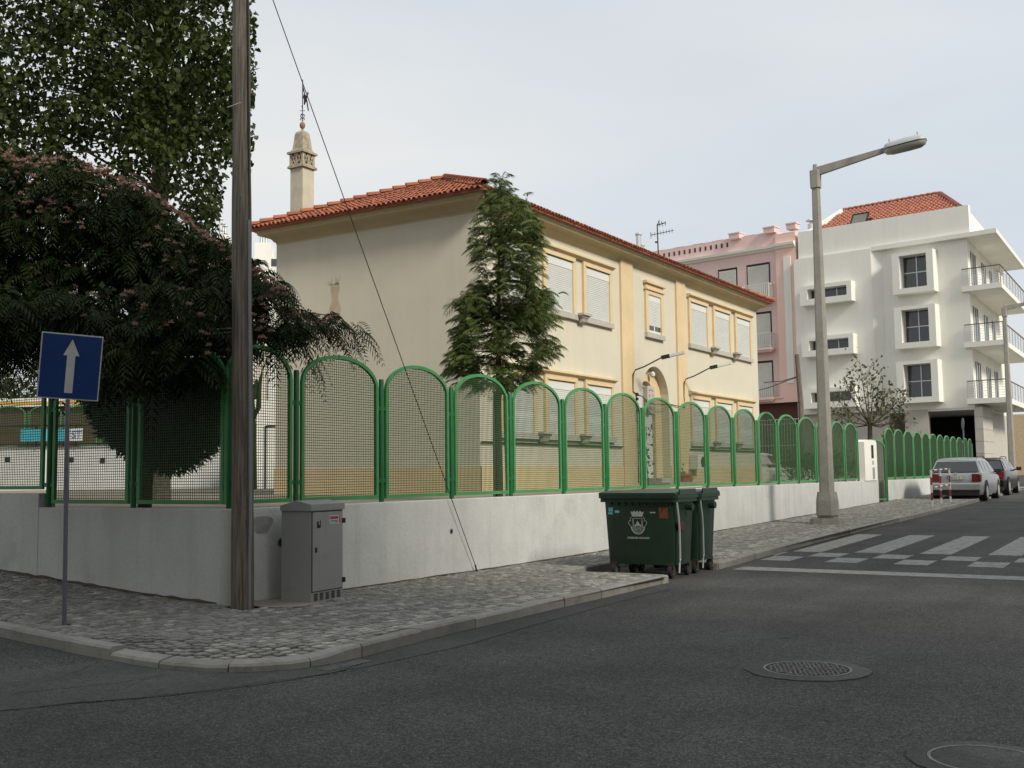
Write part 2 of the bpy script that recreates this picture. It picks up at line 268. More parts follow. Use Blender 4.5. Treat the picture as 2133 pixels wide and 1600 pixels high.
# kerb path (top outer edge)
kp = [(7.0, 24.), (6.9, 16.), (6.75, 12.), (6.65, 10.2), (6.57, 9.3), (6.47, 8.6), (6.39, 7.85), (6.38, 7.40), (6.44, 7.02), (6.60, 6.72), (6.85, 6.50), (7.2, 6.38), (7.65, 6.36), (8.2, 6.41), (9.0, 6.46), (10.7, 6.49), (12.6, 6.52), (14.93, 6.56)]
kp2 = [(17.25, 6.66), (18.9, 6.72), (22, 6.78), (25.5, 6.83), (30, 6.78), (34.7, 6.72), (42, 6.75), (50, 6.78), (58, 6.8), (60.5, 6.85)]
BX0, BX1, BY = 14.95, 17.22, 8.35          # the bay the bins stand in
def resample(P, step):
    P = np.array(P, float); d = np.r_[0, np.cumsum(np.hypot(*np.diff(P, axis=0).T))]; n = max(2, int(round(d[-1]/step))+1); t = np.linspace(0, d[-1], n)
    return np.c_[np.interp(t, d, P[:, 0]), np.interp(t, d, P[:, 1])]
def norm_in(P):                             # unit normals pointing to the pavement side
    T = np.gradient(P, axis=0); T /= np.hypot(T[:, 0], T[:, 1])[:, None]; return np.c_[-T[:, 1], T[:, 0]]
KPOLY = resample(kp, .05); KNRM = norm_in(KPOLY)
kerb = put('kerb', None, kind='structure')
KW = .15
def kerb_run(P, fine=.2, stone=1.0, start_drop=None):
    Q = resample(P, fine); Nn = norm_in(Q); per = int(round(stone/fine)); i = 0
    while i < len(Q)-1:
        j = min(i+per, len(Q)-1); q = Q[i:j+1].copy(); nn = Nn[i:j+1]
        a = q[0]+(q[1]-q[0])/np.hypot(*(q[1]-q[0]))*.006; q[0] = a; b = q[-1]-(q[-1]-q[-2])/np.hypot(*(q[-1]-q[-2]))*.006; q[-1] = b
        dz = random.uniform(-.008, .006); sh = random.uniform(-.008, .008); V = []
        for k in range(len(q)):
            z = float(gz(*q[k]))+dz; low = 0.
            if start_drop: low = start_drop(q[k])
            p0 = q[k]+nn[k]*sh; p1 = p0+nn[k]*.02; p2 = p0+nn[k]*KW
            V += [(*p0, z-.22), (*p0, z-.022-low), (*p1, z-low), (*p2, z-low*.6), (*p2, z-.22)]
        F = []; n = 5
        for k in range(len(q)-1): F += [(k*n+c, k*n+(c+1) % n, (k+1)*n+(c+1) % n, (k+1)*n+c) for c in range(n)]
        F += [tuple(range(n)), tuple((len(q)-1)*n+c for c in range(n-1, -1, -1))]
        mbk = MB(); mbk.add(V, F); mbk.build('kerb_stone', m_kerb, kerb); i = j
def drop1(p):                               # the kerb is low round the corner
    if p[1] > 8.3: return .0
    return .05*float(np.clip((7.5-p[0])/.5, 0, 1))
def pvz(x, y):                              # pavement height: dips to the low kerb
    k = (KPOLY[:, 1] < 8.3); d = np.hypot(KPOLY[k, 0]-x, KPOLY[k, 1]-y); i = d.argmin(); return float(gz(x, y))-drop1(KPOLY[k][i])*float(np.clip(1.25-d[i]/.5, 0, 1))
kerb_run(kp[:6]+[(6.435, 8.25)], stone=1.0)
kerb_run([(6.435, 8.25)]+kp[6:13], fine=.1, stone=.7, start_drop=drop1)
kerb_run(kp[12:], fine=.25, stone=1.0)
kerb_run(kp2, fine=.5, stone=1.0)
kerb_run([(BX0, 6.62), (BX0-.0, BY)], fine=.25, stone=.9); kerb_run([(BX0, BY), (BX1, BY)], fine=.25); kerb_run([(BX1, BY), (BX1, 6.68)], fine=.25)
# pavement base sheet
KL = np.array(kp); KL2 = np.array(kp2); WX, WY = 9.07, 9.569
def kerbY(x): return np.interp(x, np.r_[KL[11:, 0], KL2[:, 0]], np.r_[KL[11:, 1], KL2[:, 1]])
def kerbX(y): return np.interp(y, KL[:9, 1][::-1], KL[:9, 0][::-1])
xs = np.concatenate([np.linspace(6.05, 9., 13), np.arange(9.25, 61, .5)])
mb = MB()
def inside(x, y):
    """on the pavement, clear of the kerb"""
    if x > BX0-KW*1.05 and x < BX1+KW*1.05 and y < BY+KW*1.05: return False
    if y > WY+.0 and x > WX: return False
    if x > 60.4: return False
    if y < 7.4 and x < 7.8:
        P = KPOLY; d = np.hypot(P[:, 0]-x, P[:, 1]-y).argmin(); v = np.array([x, y])-P[d]; return float(v@KNRM[d]) > KW+.01
    if x < 7.0: return x > kerbX(y)+KW+.01
    return y > kerbY(x)+KW+.01
def cells():
    for x in np.arange(6., 8., .125):
        for y in np.arange(6., 24, .125): yield x, y, .125
    for x in np.arange(8., 61, .25):
        for y in np.arange(6., 9.9, .25): yield x, y, .25
for x, y, st in cells():
    for _k in (0,):
        if y > 9.8 and x > 9.1: break
        if (x > BX0-.2 and x < BX1+.15 and y < BY): continue
        if x < 7.4 or y < 7.2:
            if not (inside(x+st*.3, y+st*.3) or (x > 8 and inside(x+st, y+st))): continue
        X = [x, x+st, x+st, x]; Y = [y, y, y+st, y+st]
        mb.add([(a, b, pvz(a, b)-.02) for a, b in zip(X, Y)], [(0, 1, 2, 3)])
pavement = mb.build('sidewalk', m_joint, kind='structure')
# limestone sets
stones = []
def rows_street(x0, x1):
    y = 6.2
    while y < 9.56:
        h = random.uniform(.085, .115); x = x0+random.uniform(-.1, 0)
        while x < x1:
            l = random.uniform(.08, .135); stones.append((x, x+l, y, y+h)); x += l
        y += h
def rows_cross():
    x = 6.0
    while x < 9.1:
        h = random.uniform(.085, .115); y = 9.58
        while y < 15.5:
            l = random.uniform(.08, .13); stones.append((x, x+h, y, y+l)); y += l
        x += h
rows_street(6.0, 46.); rows_cross()
S = []
for (x0, x1, y0, y1) in stones:
    cx, cy = (x0+x1)/2, (y0+y1)/2
    if not inside(cx, cy): continue
    if cy < 9.6 and cx < 9.1 and cx > 9.1: continue
    if 8.85 < cx < 9.3 and 9.12 < cy < 9.5: continue
    if 9.2 < cx < 10.05 and cy > 8.98: continue
    if (cx-7.08)**2+(cy-9.8)**2 < .004: continue
    if cx > WX-.03 and cy > WY-.03: continue
    S.append((cx, cy, x0, x1, y0, y1))
S.sort(key=lambda s: math.hypot(s[0], s[1]))
def stone_vf(x0, x1, y0, y1, z, g=.011):
    a, b, c, d = x0+g*random.uniform(.6, 1.6), x1-g*random.uniform(.6, 1.6), y0+g*random.uniform(.6, 1.6), y1-g*random.uniform(.6, 1.6)
    j = lambda: random.uniform(-.007, .007); q = [(a+j(), c+j()), (b+j(), c+j()), (b+j(), d+j()), (a+j(), d+j())]; ci = ((a+b)/2, (c+d)/2)
    V = [(p[0], p[1], z-.03) for p in q]; V += [(p[0], p[1], z-.005) for p in q]
    V += [(p[0]+(ci[0]-p[0])*.16, p[1]+(ci[1]-p[1])*.16, z+random.uniform(-.001, .002)) for p in q]
    F = [(8, 9, 10, 11)]+[(i+o, (i+1) % 4+o, (i+1) % 4+4+o, i+4+o) for o in (0, 4) for i in range(4)]
    return V, F
def stone_mat(x, y, k=1.):
    near_edge = (y-float(kerbY(x)) < .75 and x > 7) or (x < 7.9 and y < 7.6)
    r = random.random()
    if near_edge: return 3 if r < .26 else (1 if r < .62 else (0 if r < .85 else 2))
    return 3 if r < .05 else (1 if r < .25 else (2 if r < .55 else 0))
near = S[:300]
for (cx, cy, x0, x1, y0, y1) in near:
    mbs = MB(); V, F = stone_vf(x0-cx, x1-cx, y0-cy, y1-cy, 0); mbs.add(V, F)
    mbs.build('paving_stone', m_cob[stone_mat(cx, cy)], pavement, loc=(cx, cy, pvz(cx, cy)+random.uniform(-.004, .004)))
V = []; F = []; MI = []
for (cx, cy, x0, x1, y0, y1) in S[300:]:
    v, f = stone_vf(x0, x1, y0, y1, pvz(cx, cy)+random.uniform(-.004, .004)); b = len(V); V += v; F += [[i+b for i in q] for q in f]; MI += [stone_mat(cx, cy)]*len(f)
put('paving_stones', np_mesh('paving_stones', V, F, m_cob, MI), pavement, kind='stuff')
# far pavement past the modelled stones
mb = MB()
for x in np.arange(46, 60.5, 1.):
    y0 = float(kerbY(x))+KW; mb.add([(x, y0, float(gz(x, 0))-.004), (x+1, y0, float(gz(x+1, 0))-.004), (x+1, WY, float(gz(x+1, 0))-.004), (x, WY, float(gz(x, 0))-.004)], [(0, 1, 2, 3)])
mb.build('paving_stones', m_cob[0], pavement, kind='stuff')
# cement apron round the cabinet
def flat(poly, off, name, mat, parent=None, **k):
    q = MB(); q.add([(x, y, float(gz(x, y))+off) for x, y in poly], [tuple(range(len(poly)))]); return q.build(name, mat, parent, **k)
flat([(9.15, 9.0), (9.4, 8.72), (9.75, 8.72), (10.1, 8.9), (10.1, 9.55), (9.15, 9.55)], .004, 'cement_apron', m_cem, pavement)
# asphalt patch by the corner, cracks
def soft(poly, n=6, amp=.03):
    o = []
    for i, p in enumerate(poly):
        q = poly[(i+1) % len(poly)]
        for k in range(n):
            t = k/n; o.append((p[0]+(q[0]-p[0])*t+random.uniform(-amp, amp), p[1]+(q[1]-p[1])*t+random.uniform(-amp, amp)))
    return o
pt = [tuple(G(x, y, -.12)[:2]) for x, y in [(0, 1400), (130, 1390), (215, 1372), (330, 1392), (430, 1398), (570, 1393), (627, 1394), (700, 1382), (770, 1364), (900, 1328), (1100, 1282), (1250, 1248), (1378, 1215)]]
pt2 = [tuple(G(x, y, -.12)[:2]) for x, y in [(1400, 1226), (1260, 1262), (1080, 1312), (940, 1352), (760, 1390), (560, 1425), (440, 1440), (300, 1455), (150, 1465), (0, 1482), (-200, 1500), (-200, 1430)]]
flat(soft(pt+pt2, 4, .012), -.116, 'asphalt_patch', m_asph2, kind='structure')
def crack(pxs, wd=.006, name='road_crack'):
    P = np.array([G(x, y, -.112) for x, y in pxs]); P = np.c_[np.interp(np.linspace(0, len(P)-1, 14*len(P)), range(len(P)), P[:, 0]), np.interp(np.linspace(0, len(P)-1, 14*len(P)), range(len(P)), P[:, 1])]
    P += rng.normal(0, .009, P.shape); Nn = norm_in(P); wv = wd*(.3+rng.random(len(P)))[:, None]; A = P+Nn*wv; B = P-Nn*wv; q = MB(); n = len(P)
    q.add([(x, y, float(gz(x, y))-.112) for x, y in np.r_[A, B]], [(i, i+1, n+i+1, n+i) for i in range(n-1)]); return q
ck = MB()
for c, wd in [([(20, 1445), (120, 1435), (230, 1424), (340, 1408)], .005), ([(0, 1482), (150, 1464), (300, 1452), (440, 1436), (560, 1420), (700, 1400), (760, 1380)], .006), ([(640, 1410), (700, 1403), (760, 1392)], .004), ([(215, 1372), (170, 1395), (150, 1402)], .004)]:
    q = crack(c, wd); ck.add(q.v, q.f)
ck.build('road_cracks', m_crack, kind='structure')
st_m = M('oil_stain', (.022, .022, .021), .7, .4, 9); q = MB()
for _ in range(26):
    x, y = random.uniform(9, 30), random.uniform(-.5, 6.1); rr = random.uniform(.015, .07); n = 9; b_ = [(x+rr*random.uniform(.6, 1.3)*math.cos(2*math.pi*k/n), y+rr*random.uniform(.5, 1.1)*math.sin(2*math.pi*k/n)) for k in range(n)]
    q.add([(a, b, float(gz(a, b))-.1165) for a, b in b_], [tuple(range(n))])
q.build('oil_stains', st_m, kind='stuff', label='small dark oil spots scattered on the asphalt road', cat='stains')
# road markings
zc = put('zebra_crossing', None, kind='structure')
def stripe(x0, x1, y0, y1, n=6):
    q = MB(); V = []
    for x in np.linspace(x0, x1, n):
        for y in (y0, y1): V.append((x+random.uniform(-.01, .01), y, float(gz(x, y))-.116))
    q.add(V, [(2*i, 2*i+2, 2*i+3, 2*i+1) for i in range(n-1)]); return q
yy = 6.62
for k in range(10):
    ys_ = yy-.5-(k*1.17)+.5; y1 = 6.62-1.17*k; y0 = y1-.56
    stripe(21.1+.12*min(k, 4), 26.2, y0, y1).build('zebra_stripe', m_paint, zc)
    stripe(19.15, 20.05, y0, y1, 3).build('zebra_block', m_paint, zc)
    stripe(20.15, 20.98, y0-.585, y1-.585, 3).build('zebra_block', m_paint, zc)
stripe(20.15, 20.98, 6.64, 6.72, 3).build('zebra_block', m_paint, zc)
stripe(17.3, 17.85, -6, 6.45, 4).build('stop_line', m_paint, kind='structure')
# ================================================================== manholes, drain
def manhole(cx, cy, R1, R2, label, rz=0, plain=False):
    z = float(gz(cx, cy))-.12; t = thing('manhole_cover', label, 'manhole cover', (cx, cy, z), rz)
    q = MB(); n = 40; ring = [(R1*(1+random.uniform(-.02, .02)), 0)]*n
    V = []
    for k in range(n):
        a = 2*math.pi*k/n; r = R1*(1+random.uniform(-.025, .025)); V += [(r*math.cos(a), r*math.sin(a), .005), (R2*1.04*math.cos(a), R2*1.04*math.sin(a), .009)]
    q.add(V, [(2*k, (2*k+2) % (2*n), (2*k+3) % (2*n), 2*k+1) for k in range(n)]); q.build('concrete_collar', m_collar, t)
    q = MB(); V = []
    for k in range(n):
        a = 2*math.pi*k/n; r = R1*(1.0+random.uniform(-.02, .03)); V += [(r*math.cos(a), r*math.sin(a), .0035), ((r+(.018 if not plain else .006)*random.uniform(.2, 1))*math.cos(a), (r+.009*random.uniform(.2, 1))*math.sin(a), .0035)]
    q.add(V, [(2*k, (2*k+2) % (2*n), (2*k+3) % (2*n), 2*k+1) for k in range(n)]); q.build('joint', m_crack, t)
    q = MB(); q.lathe([(R2, 0), (R2, .0065 if not plain else .009)], n=32); q.build('iron_plate', m_pit if not plain else m_collar, t)
    q = MB()
    q.lathe([(R2*1.03, 0), (R2*1.03, .012), (R2*.97, .012), (R2*.97, .006)], n=32)
    s = R2*.105
    for i in range(-9, 10):
        for j in range(-9, 10):
            x, y = i*s+random.uniform(-.2, .2)*s, j*s+random.uniform(-.2, .2)*s
            if math.hypot(x, y) > R2*.9 or plain: continue
            a = random.choice((.4, 1.2, 2.0, 2.8))+random.uniform(-.2, .2); c_, s_ = math.cos(a)*s*.47, math.sin(a)*s*.47; q.bar((x-c_, y-s_, .0095), (x+c_, y+s_, .0095), s*.30, .007)
    q.build('raised_tread', m_ironc, t)
    return t
m_pit = M('grimy_iron', (.016, .016, .015), .8, .3, 14); m_collar = asphalt('collar_concrete', .075, 1.5, True); m_ironc = M('cast_iron', (.17, .168, .16), .6, .3, 12, metal=.3)
manhole(8.9, 2.7, .50, .345, 'round iron manhole cover with raised tread in concrete collar, in mid road', .4)
manhole(6.62, 1.02, .42, .30, 'smaller manhole cover cut by the bottom right corner, nearest the camera', .9, True)
dg_ = thing('drain_grate', 'slotted iron drain grate against the kerb below the street corner', 'drain grate', (7.25, 6.24, -.12), .0)
q = MB(); q.box(-.28, .28, -.12, .05, 0, .004); q.build('drain_pit', m_crack, dg_)
for k in range(11):
    q = MB(); q.box(-.27+k*.05, -.245+k*.05, -.11, .045, .004, .012); q.build('grate_bar', m_ironc, dg_)
# ================================================================== boundary wall and fence
WT = 1.139
def wall_run(name, pts_top, mat):  pass
bw = thing('boundary_wall', 'long low white painted wall under the green fence, wrapping the street corner', 'wall', (0, 0, 0))
q = MB()
Xs = list(np.arange(9.30, 41.0, 1.))+[41.05]
def wall_seg(q, xs, y0, y1, top):
    V = []
    for x in xs:
        b = float(gz(x, y0))-.3; V += [(x, y0, b), (x, y0, top-.012), (x, y0+.012, top), (x, y1, top), (x, y1, b)]
    n = 5; F = []
    for k in range(len(xs)-1): F += [(k*n+c, (k+1)*n+c, (k+1)*n+(c+1) % n, k*n+(c+1) % n) for c in range(n)]
    F += [tuple(range(n-1, -1, -1)), tuple((len(xs)-1)*n+c for c in range(n))]; q.add(V, F)
wall_seg(q, Xs, WY, WY+.25, WT); q.build('wall_panel', m_wall, bw)
q = MB(); wall_seg(q, list(np.arange(42.55, 62, 2.))+[63.], WY, WY+.25, WT-.02); q.build('wall_panel', m_wall, bw)
# rounded corner + left run
q = MB(); V = []; arc = [(9.30, WY)]+[(WX+.16-.16*math.sin(a), WY+.16-.16*math.cos(a)) for a in np.linspace(.3, math.pi/2, 6)]+[(WX, y) for y in np.arange(9.9, 13.2, .3)]
inn = [(9.30, WY+.25)]+[(9.30, WY+.25)]*6+[(9.32, y) for y in np.arange(9.9, 13.2, .3)]
for (a, b), (c, d) in zip(arc, inn): V += [(a, b, float(gz(9, b))-.3), (a, b, WT-.012), (a+(c-a)*.05, b+(d-b)*.05, WT), (c, d, WT)]
q.add(V, [(4*k+c, 4*k+4+c, 4*k+5+c, 4*k+1+c) for k in range(len(arc)-1) for c in range(3)]); q.build('wall_panel', m_wall, bw)
q = MB(); q.box(WX, WX+.25, arc[-1][1], 13.17, 0, WT); q.box(WX-.006, WX+.25, 13.17, 24, 0, 1.327); q.build('wall_panel', m_wall, bw)
# pipe hole + gouge in the wall
def hole(x, z, r, nm, t=bw):
    q = MB(); q.v = []; n = 14
    V = [(x+r*math.cos(2*math.pi*k/n)*rr, WY-o, z+r*math.sin(2*math.pi*k/n)*rr) for rr, o in ((1.35, .002), (1.0, .006), (.98, .003)) for k in range(n)]
    q.add(V, [(i*n+k, i*n+(k+1) % n, (i+1)*n+(k+1) % n, (i+1)*n+k) for i in range(2) for k in range(n)]); q.add(V[2*n:], [tuple(range(n))], 1)
    q.build(nm, [m_cem, m_crack], t)
hole(9.95, .70, .045, 'pipe_hole'); p = onY(940, 1107, WY); hole(p[0], p[2], .032, 'chipped_hole')
q = MB(); V = [(9.62+.17*math.cos(a)*(1+.25*math.sin(3*a)), WY-.004, .93+.13*math.sin(a)*(1+.2*math.cos(2*a))) for a in np.linspace(0, 6.0, 18)]
q.add(V, [tuple(range(18))]); q.build('bare_cement_patch', M('bare_cement', (.30, .29, .265), .95, .2, 10, bump=.4), bw)

def arch_pts(w, spring, rise, inset=0, n=14):
    return [((w/2-inset)*math.cos(a), spring+(rise-inset)*math.sin(a)) for a in np.linspace(0, math.pi, n+1)]
def ribbon(q, path, wd, th, y0, closed=False, mi=0):
    """flat bar following path in xz-plane: width wd inward, thickness th in y"""
    P = np.array(path); n = len(P); T = np.gradient(P, axis=0); T /= np.hypot(T[:, 0], T[:, 1])[:, None]; Nn = np.c_[-T[:, 1], T[:, 0]]
    V = []
    for p, nn in zip(P, Nn): a = p; b = p+nn*wd; V += [(a[0], y0, a[1]), (b[0], y0, b[1]), (b[0], y0+th, b[1]), (a[0], y0+th, a[1])]
    F = [(4*k+c, 4*k+4+c, 4*k+4+(c+1) % 4, 4*k+(c+1) % 4) for k in range(n-1) for c in range(4)]
    F += [(3, 2, 1, 0), tuple(4*(n-1)+c for c in range(4))]; q.add(V, F, mi)
_pc = {}
def panel_meshes(w, h0=.05, spring=1.60, rise=.41):
    key = (round(w, 2), round(spring, 2))
    if key in _pc: return _pc[key]
    q = MB(); path = [(w/2, h0)]+[(w/2, z) for z in (spring*.5, spring-.05)]+arch_pts(w, spring, rise, n=16)+[(-w/2, z) for z in (spring-.05, spring*.5)]+[(-w/2, h0)]
    ribbon(q, path, .05, .042, -.021)
    q.box(-w/2+.05, w/2-.05, -.021, .021, h0, h0+.05)
    fm = q.mesh('panel_frame', m_green2)
    q = MB(); r = .0033; cellx = .0385; cellz = .0345; wi = w/2-.045
    def top(x): return spring+(rise-.045)*math.sqrt(max(0, 1-(x/wi)**2))
    nx = int(2*wi/cellx)
    for k in range(1, nx+1):
        x = -wi+2*wi*k/(nx+1); t = top(x); q.add([(x-r, -r, h0+.04), (x+r, -r, h0+.04), (x, r*1.3, h0+.04), (x-r, -r, t), (x+r, -r, t), (x, r*1.3, t)], [(0, 1, 4, 3), (1, 2, 5, 4), (2, 0, 3, 5)])
    z = h0+.05+cellz*.6; r2 = .0043
    while z < spring+rise-.05:
        xx = wi if z < spring else wi*math.sqrt(max(0, 1-((z-spring)/(rise-.045))**2))
        q.add([(-xx, -.004, z-r2), (-xx, -.004, z+r2), (-xx, .003, z), (xx, -.004, z-r2), (xx, -.004, z+r2), (xx, .003, z)], [(0, 1, 4, 3), (1, 2, 5, 4), (2, 0, 3, 5)]); z += cellz
    wm = q.mesh('wire_grid', m_wire)
    _pc[key] = (fm, wm); return fm, wm
q = MB(); q.lathe([(.038, 0), (.038, 1.72), (.032, 1.745)], n=10)
for zc_ in (.30, 1.32): q.box(-.085, .085, -.014, .014, zc_-.028, zc_+.028)
postm = q.mesh('post', m_green, True)
fence = thing('mesh_fence', 'green arched mesh fence running along the street on the low white wall', 'fence', (0, WY+.1, WT))
posts = [10.32, 12.06, 13.79, 15.53, 17.36, 19.09, 20.82, 22.61, 24.43, 26.23, 28.06, 29.76, 31.65, 33.5, 35.2, 36.85, 38.60]
px0 = 9.30
def add_panel(par, x0, x1, **k):
    f_, w_ = panel_meshes(x1-x0, **k); a = put('panel_frame', f_, par, ((x0+x1)/2, 0, 0)); b = put('wire_grid', w_, a); return a
prev = 9.08
for i, x in enumerate(posts):
    add_panel(fence, prev+.085 if i else prev+.03, x-.085); put('post', postm, fence, (x, 0, 0)); prev = x
farp = [42.62, 44.25, 46.0, 47.85, 49.65, 51.4, 53.1, 54.8, 56.5, 58.25, 60.0, 61.7, 63.0]
for a, b in zip(farp[:-1], farp[1:]):
    add_panel(fence, a+.085, b-.085); put('post', postm, fence, (b, 0, 0))
put('post', postm, fence, (42.62, 0, 0))
fence2 = thing('mesh_fence', 'green arched mesh fence on the left side street, half hidden by dark trees', 'fence', (WX+.1, 0, WT), 0)
lp = [9.66, 11.37, 13.10]
for a, b in zip(lp[:-1], lp[1:]):
    f_, w_ = panel_meshes(b-a-.17); o = put('panel_frame', f_, fence2, (0, (a+b)/2, 0), rotz=-math.pi/2); put('wire_grid', w_, o)
for y in lp: put('post', postm, fence2, (0, y, 0), rotz=math.pi/2)
for k in range(3):
    f_, w_ = panel_meshes(1.55); o = put('panel_frame', f_, fence2, (0, 14.0+1.74*k, .19), rotz=-math.pi/2); put('wire_grid', w_, o); put('post', postm, fence2, (0, 14.87+1.74*k, .19), rotz=math.pi/2)
# gate pillar and gate
gp = thing('gate_pillar', 'white rounded gate pillar with black intercom strip beside the green gate', 'gate pillar', (0, 0, 0))
q = MB(); q.prism([(39.05, 1.139), (40.85, 1.139), (40.85, 2.50), (40.7, 2.60), (39.2, 2.60), (39.05, 2.52)], WY-.03, WY+.3, ax='y'); q.build('pillar', m_white, gp)
q = MB(); q.box(40.02, 40.30, WY-.05, WY-.03, 1.95, 2.42); q.build('intercom', m_black, gp)
q = MB(); q.box(40.1, 40.4, WY-.045, WY-.03, 1.2, 1.62); q.build('meter_door', m_alu, gp); q = MB(); q.box(40.1, 40.3, WY-.045, WY-.03, 1.72, 1.86); q.build('letter_slot', m_alu, gp)
gt = thing('gate', 'green arched pedestrian gate standing ajar in the white wall', 'gate', (42.45, WY+.02, float(gz(42, 9))), R_(152))
f_, w_ = panel_meshes(1.30, h0=.06, spring=2.0, rise=.36); o = put('panel_frame', f_, gt, (.66, 0, 0)); put('wire_grid', w_, o)
put('post', (lambda q: (q.lathe([(.045, -.03), (.045, 2.35)], n=8), q.mesh('post', m_green))[1])(MB()), gt)
# dirt line and fallen leaves at the wall foot
q = MB(); V = []; xs_ = list(np.arange(9.3, 44, .35))
for x in xs_: V += [(x, WY-random.uniform(.01, .04), float(gz(x, 9))+.006), (x, WY-.002, float(gz(x, 9))+.007+random.uniform(.002, .012))]
q.add(V, [(2*k, 2*k+2, 2*k+3, 2*k+1) for k in range(len(xs_)-1)]); V = []; ys_ = list(np.arange(9.75, 15, .15))
for y in ys_: V += [(WX-random.uniform(.015, .07), y, float(gz(9, y))+.006), (WX-.002, y, float(gz(9, y))+.008+random.uniform(.003, .025))]
q.add(V, [(2*k, 2*k+1, 2*k+3, 2*k+2) for k in range(len(ys_)-1)]); q.build('wall_foot_dirt', M('wall_foot_dirt', (.07, .05, .032), .95, .3, 12), pavement)
P = []
for _ in range(110):
    if random.random() < .55: y = random.uniform(9.6, 14); x = WX-abs(random.gauss(0, .22))-.03
    elif random.random() < .5: x = random.uniform(9.3, 20); y = WY-abs(random.gauss(0, .15))-.02
    else: x = random.uniform(6.6, 9); y = random.uniform(7.5, 12)
    P.append((x, y, pvz(x, y)+.008))
P = np.array(P); D = rng.normal(0, 1, P.shape); D[:, 2] = np.abs(D[:, 2])*.12; V, F = leaves_rhomb_flat(P, D, .03+.03*rng.random(len(P)))
put('fallen_leaves', np_mesh('fallen_leaves', V, F, M('dry_leaf', (.11, .06, .025), .8, .4, 30)), kind='stuff', label='small dry leaves scattered on the sidewalk along the wall foot', cat='leaves')
# ================================================================== school
SX, SY, YZ = 21.6, 14.3, 1.04
SL, SW = 20.28, 6.7
sch = thing('school_building', 'two-storey cream school with ochre trim and red hipped tile roof behind the fence', 'building', (SX, SY, YZ))
H = 8.08-YZ
def zz(z): return z-YZ
# front wall with arched portal opening
pc, prad, psp = 10.25, 1.07, zz(3.85); n = 14
q = MB()
def quadx(q, x0, x1, z0, z1, y=0, mi=0): q.add([(x0, y, z0), (x1, y, z0), (x1, y, z1), (x0, y, z1)], [(0, 1, 2, 3)], mi)
quadx(q, 0, pc-prad, -1, H); quadx(q, pc+prad, SL, -1, H)
ap = [(pc+prad*math.cos(a), psp+1.08*math.sin(a)) for a in np.linspace(math.pi, 0, n+1)]
for a, b in zip(ap[:-1], ap[1:]): q.add([(a[0], 0, a[1]), (b[0], 0, b[1]), (b[0], 0, H), (a[0], 0, H)], [(0, 1, 2, 3)])
DP = .28
for a, b in zip(ap[:-1], ap[1:]): q.add([(a[0], 0, a[1]), (a[0], DP, a[1]), (b[0], DP, b[1]), (b[0], 0, b[1])], [(0, 1, 2, 3)])
for x in (pc-prad, pc+prad): q.add([(x, 0, -1), (x, DP, -1), (x, DP, psp), (x, 0, psp)], [(0, 1, 2, 3)])
q.add([(0, 0, -1), (0, SW, -1), (0, SW, H), (0, 0, H)], [(3, 2, 1, 0)]); q.add([(SL, 0, -1), (SL, SW, -1), (SL, SW, H), (SL, 0, H)], [(0, 1, 2, 3)]); q.add([(0, SW, -1), (SL, SW, -1), (SL, SW, H), (0, SW, H)], [(3, 2, 1, 0)])
q.build('wall', m_cream, sch)
# portal back
pr2, ps2 = .66, zz(3.75); q = MB(); ap2 = [(pc-.08+pr2*math.cos(a), ps2+.72*math.sin(a)) for a in np.linspace(math.pi, 0, n+1)]
quadx(q, pc-prad, pc-.08-pr2, -1, ps2, DP); quadx(q, pc-.08+pr2, pc+prad, -1, ps2, DP)
o_ = [(pc+prad*math.cos(a), ps2+1.3*math.sin(a)) for a in np.linspace(math.pi, 0, n+1)]
for a, b, c, d in zip(ap2[:-1], ap2[1:], o_[1:], o_[:-1]): q.add([(a[0], DP, a[1]), (b[0], DP, b[1]), (c[0], DP, c[1]), (d[0], DP, d[1])], [(0, 1, 2, 3)])
for a, b in zip(ap2[:-1], ap2[1:]): q.add([(a[0], DP, a[1]), (a[0], DP+.16, a[1]), (b[0], DP+.16, b[1]), (b[0], DP, b[1])], [(0, 1, 2, 3)])
for x in (pc-.08-pr2, pc-.08+pr2): q.add([(x, DP, -1), (x, DP+.16, -1), (x, DP+.16, ps2), (x, DP, ps2)], [(0, 1, 2, 3)])
q.build('portal_surround', m_ochre, sch)
q = MB(); quadx(q, pc-.08-pr2, pc-.08+pr2, -1, ps2+.72, DP+.16); q.build('portal_back', m_stone, sch)
q = MB(); q.box(pc-.66, pc+.40, DP+.07, DP+.155, 0, zz(3.40)); dr = q.build('door', M('white_door', (.6, .6, .58), .5, .05, 3), sch)
q = MB()
for k in range(4):
    for j in (0, 1): q.box(pc-.56+j*.55, pc-.10+j*.55, DP+.058, DP+.07, .3+k*.55, .76+k*.55)
q.build('door_panel', m_shut, dr); q = MB(); q.box(pc-.1, pc-.03, DP+.02, DP+.06, 1.05, 1.25); q.build('handle', m_iron, dr)
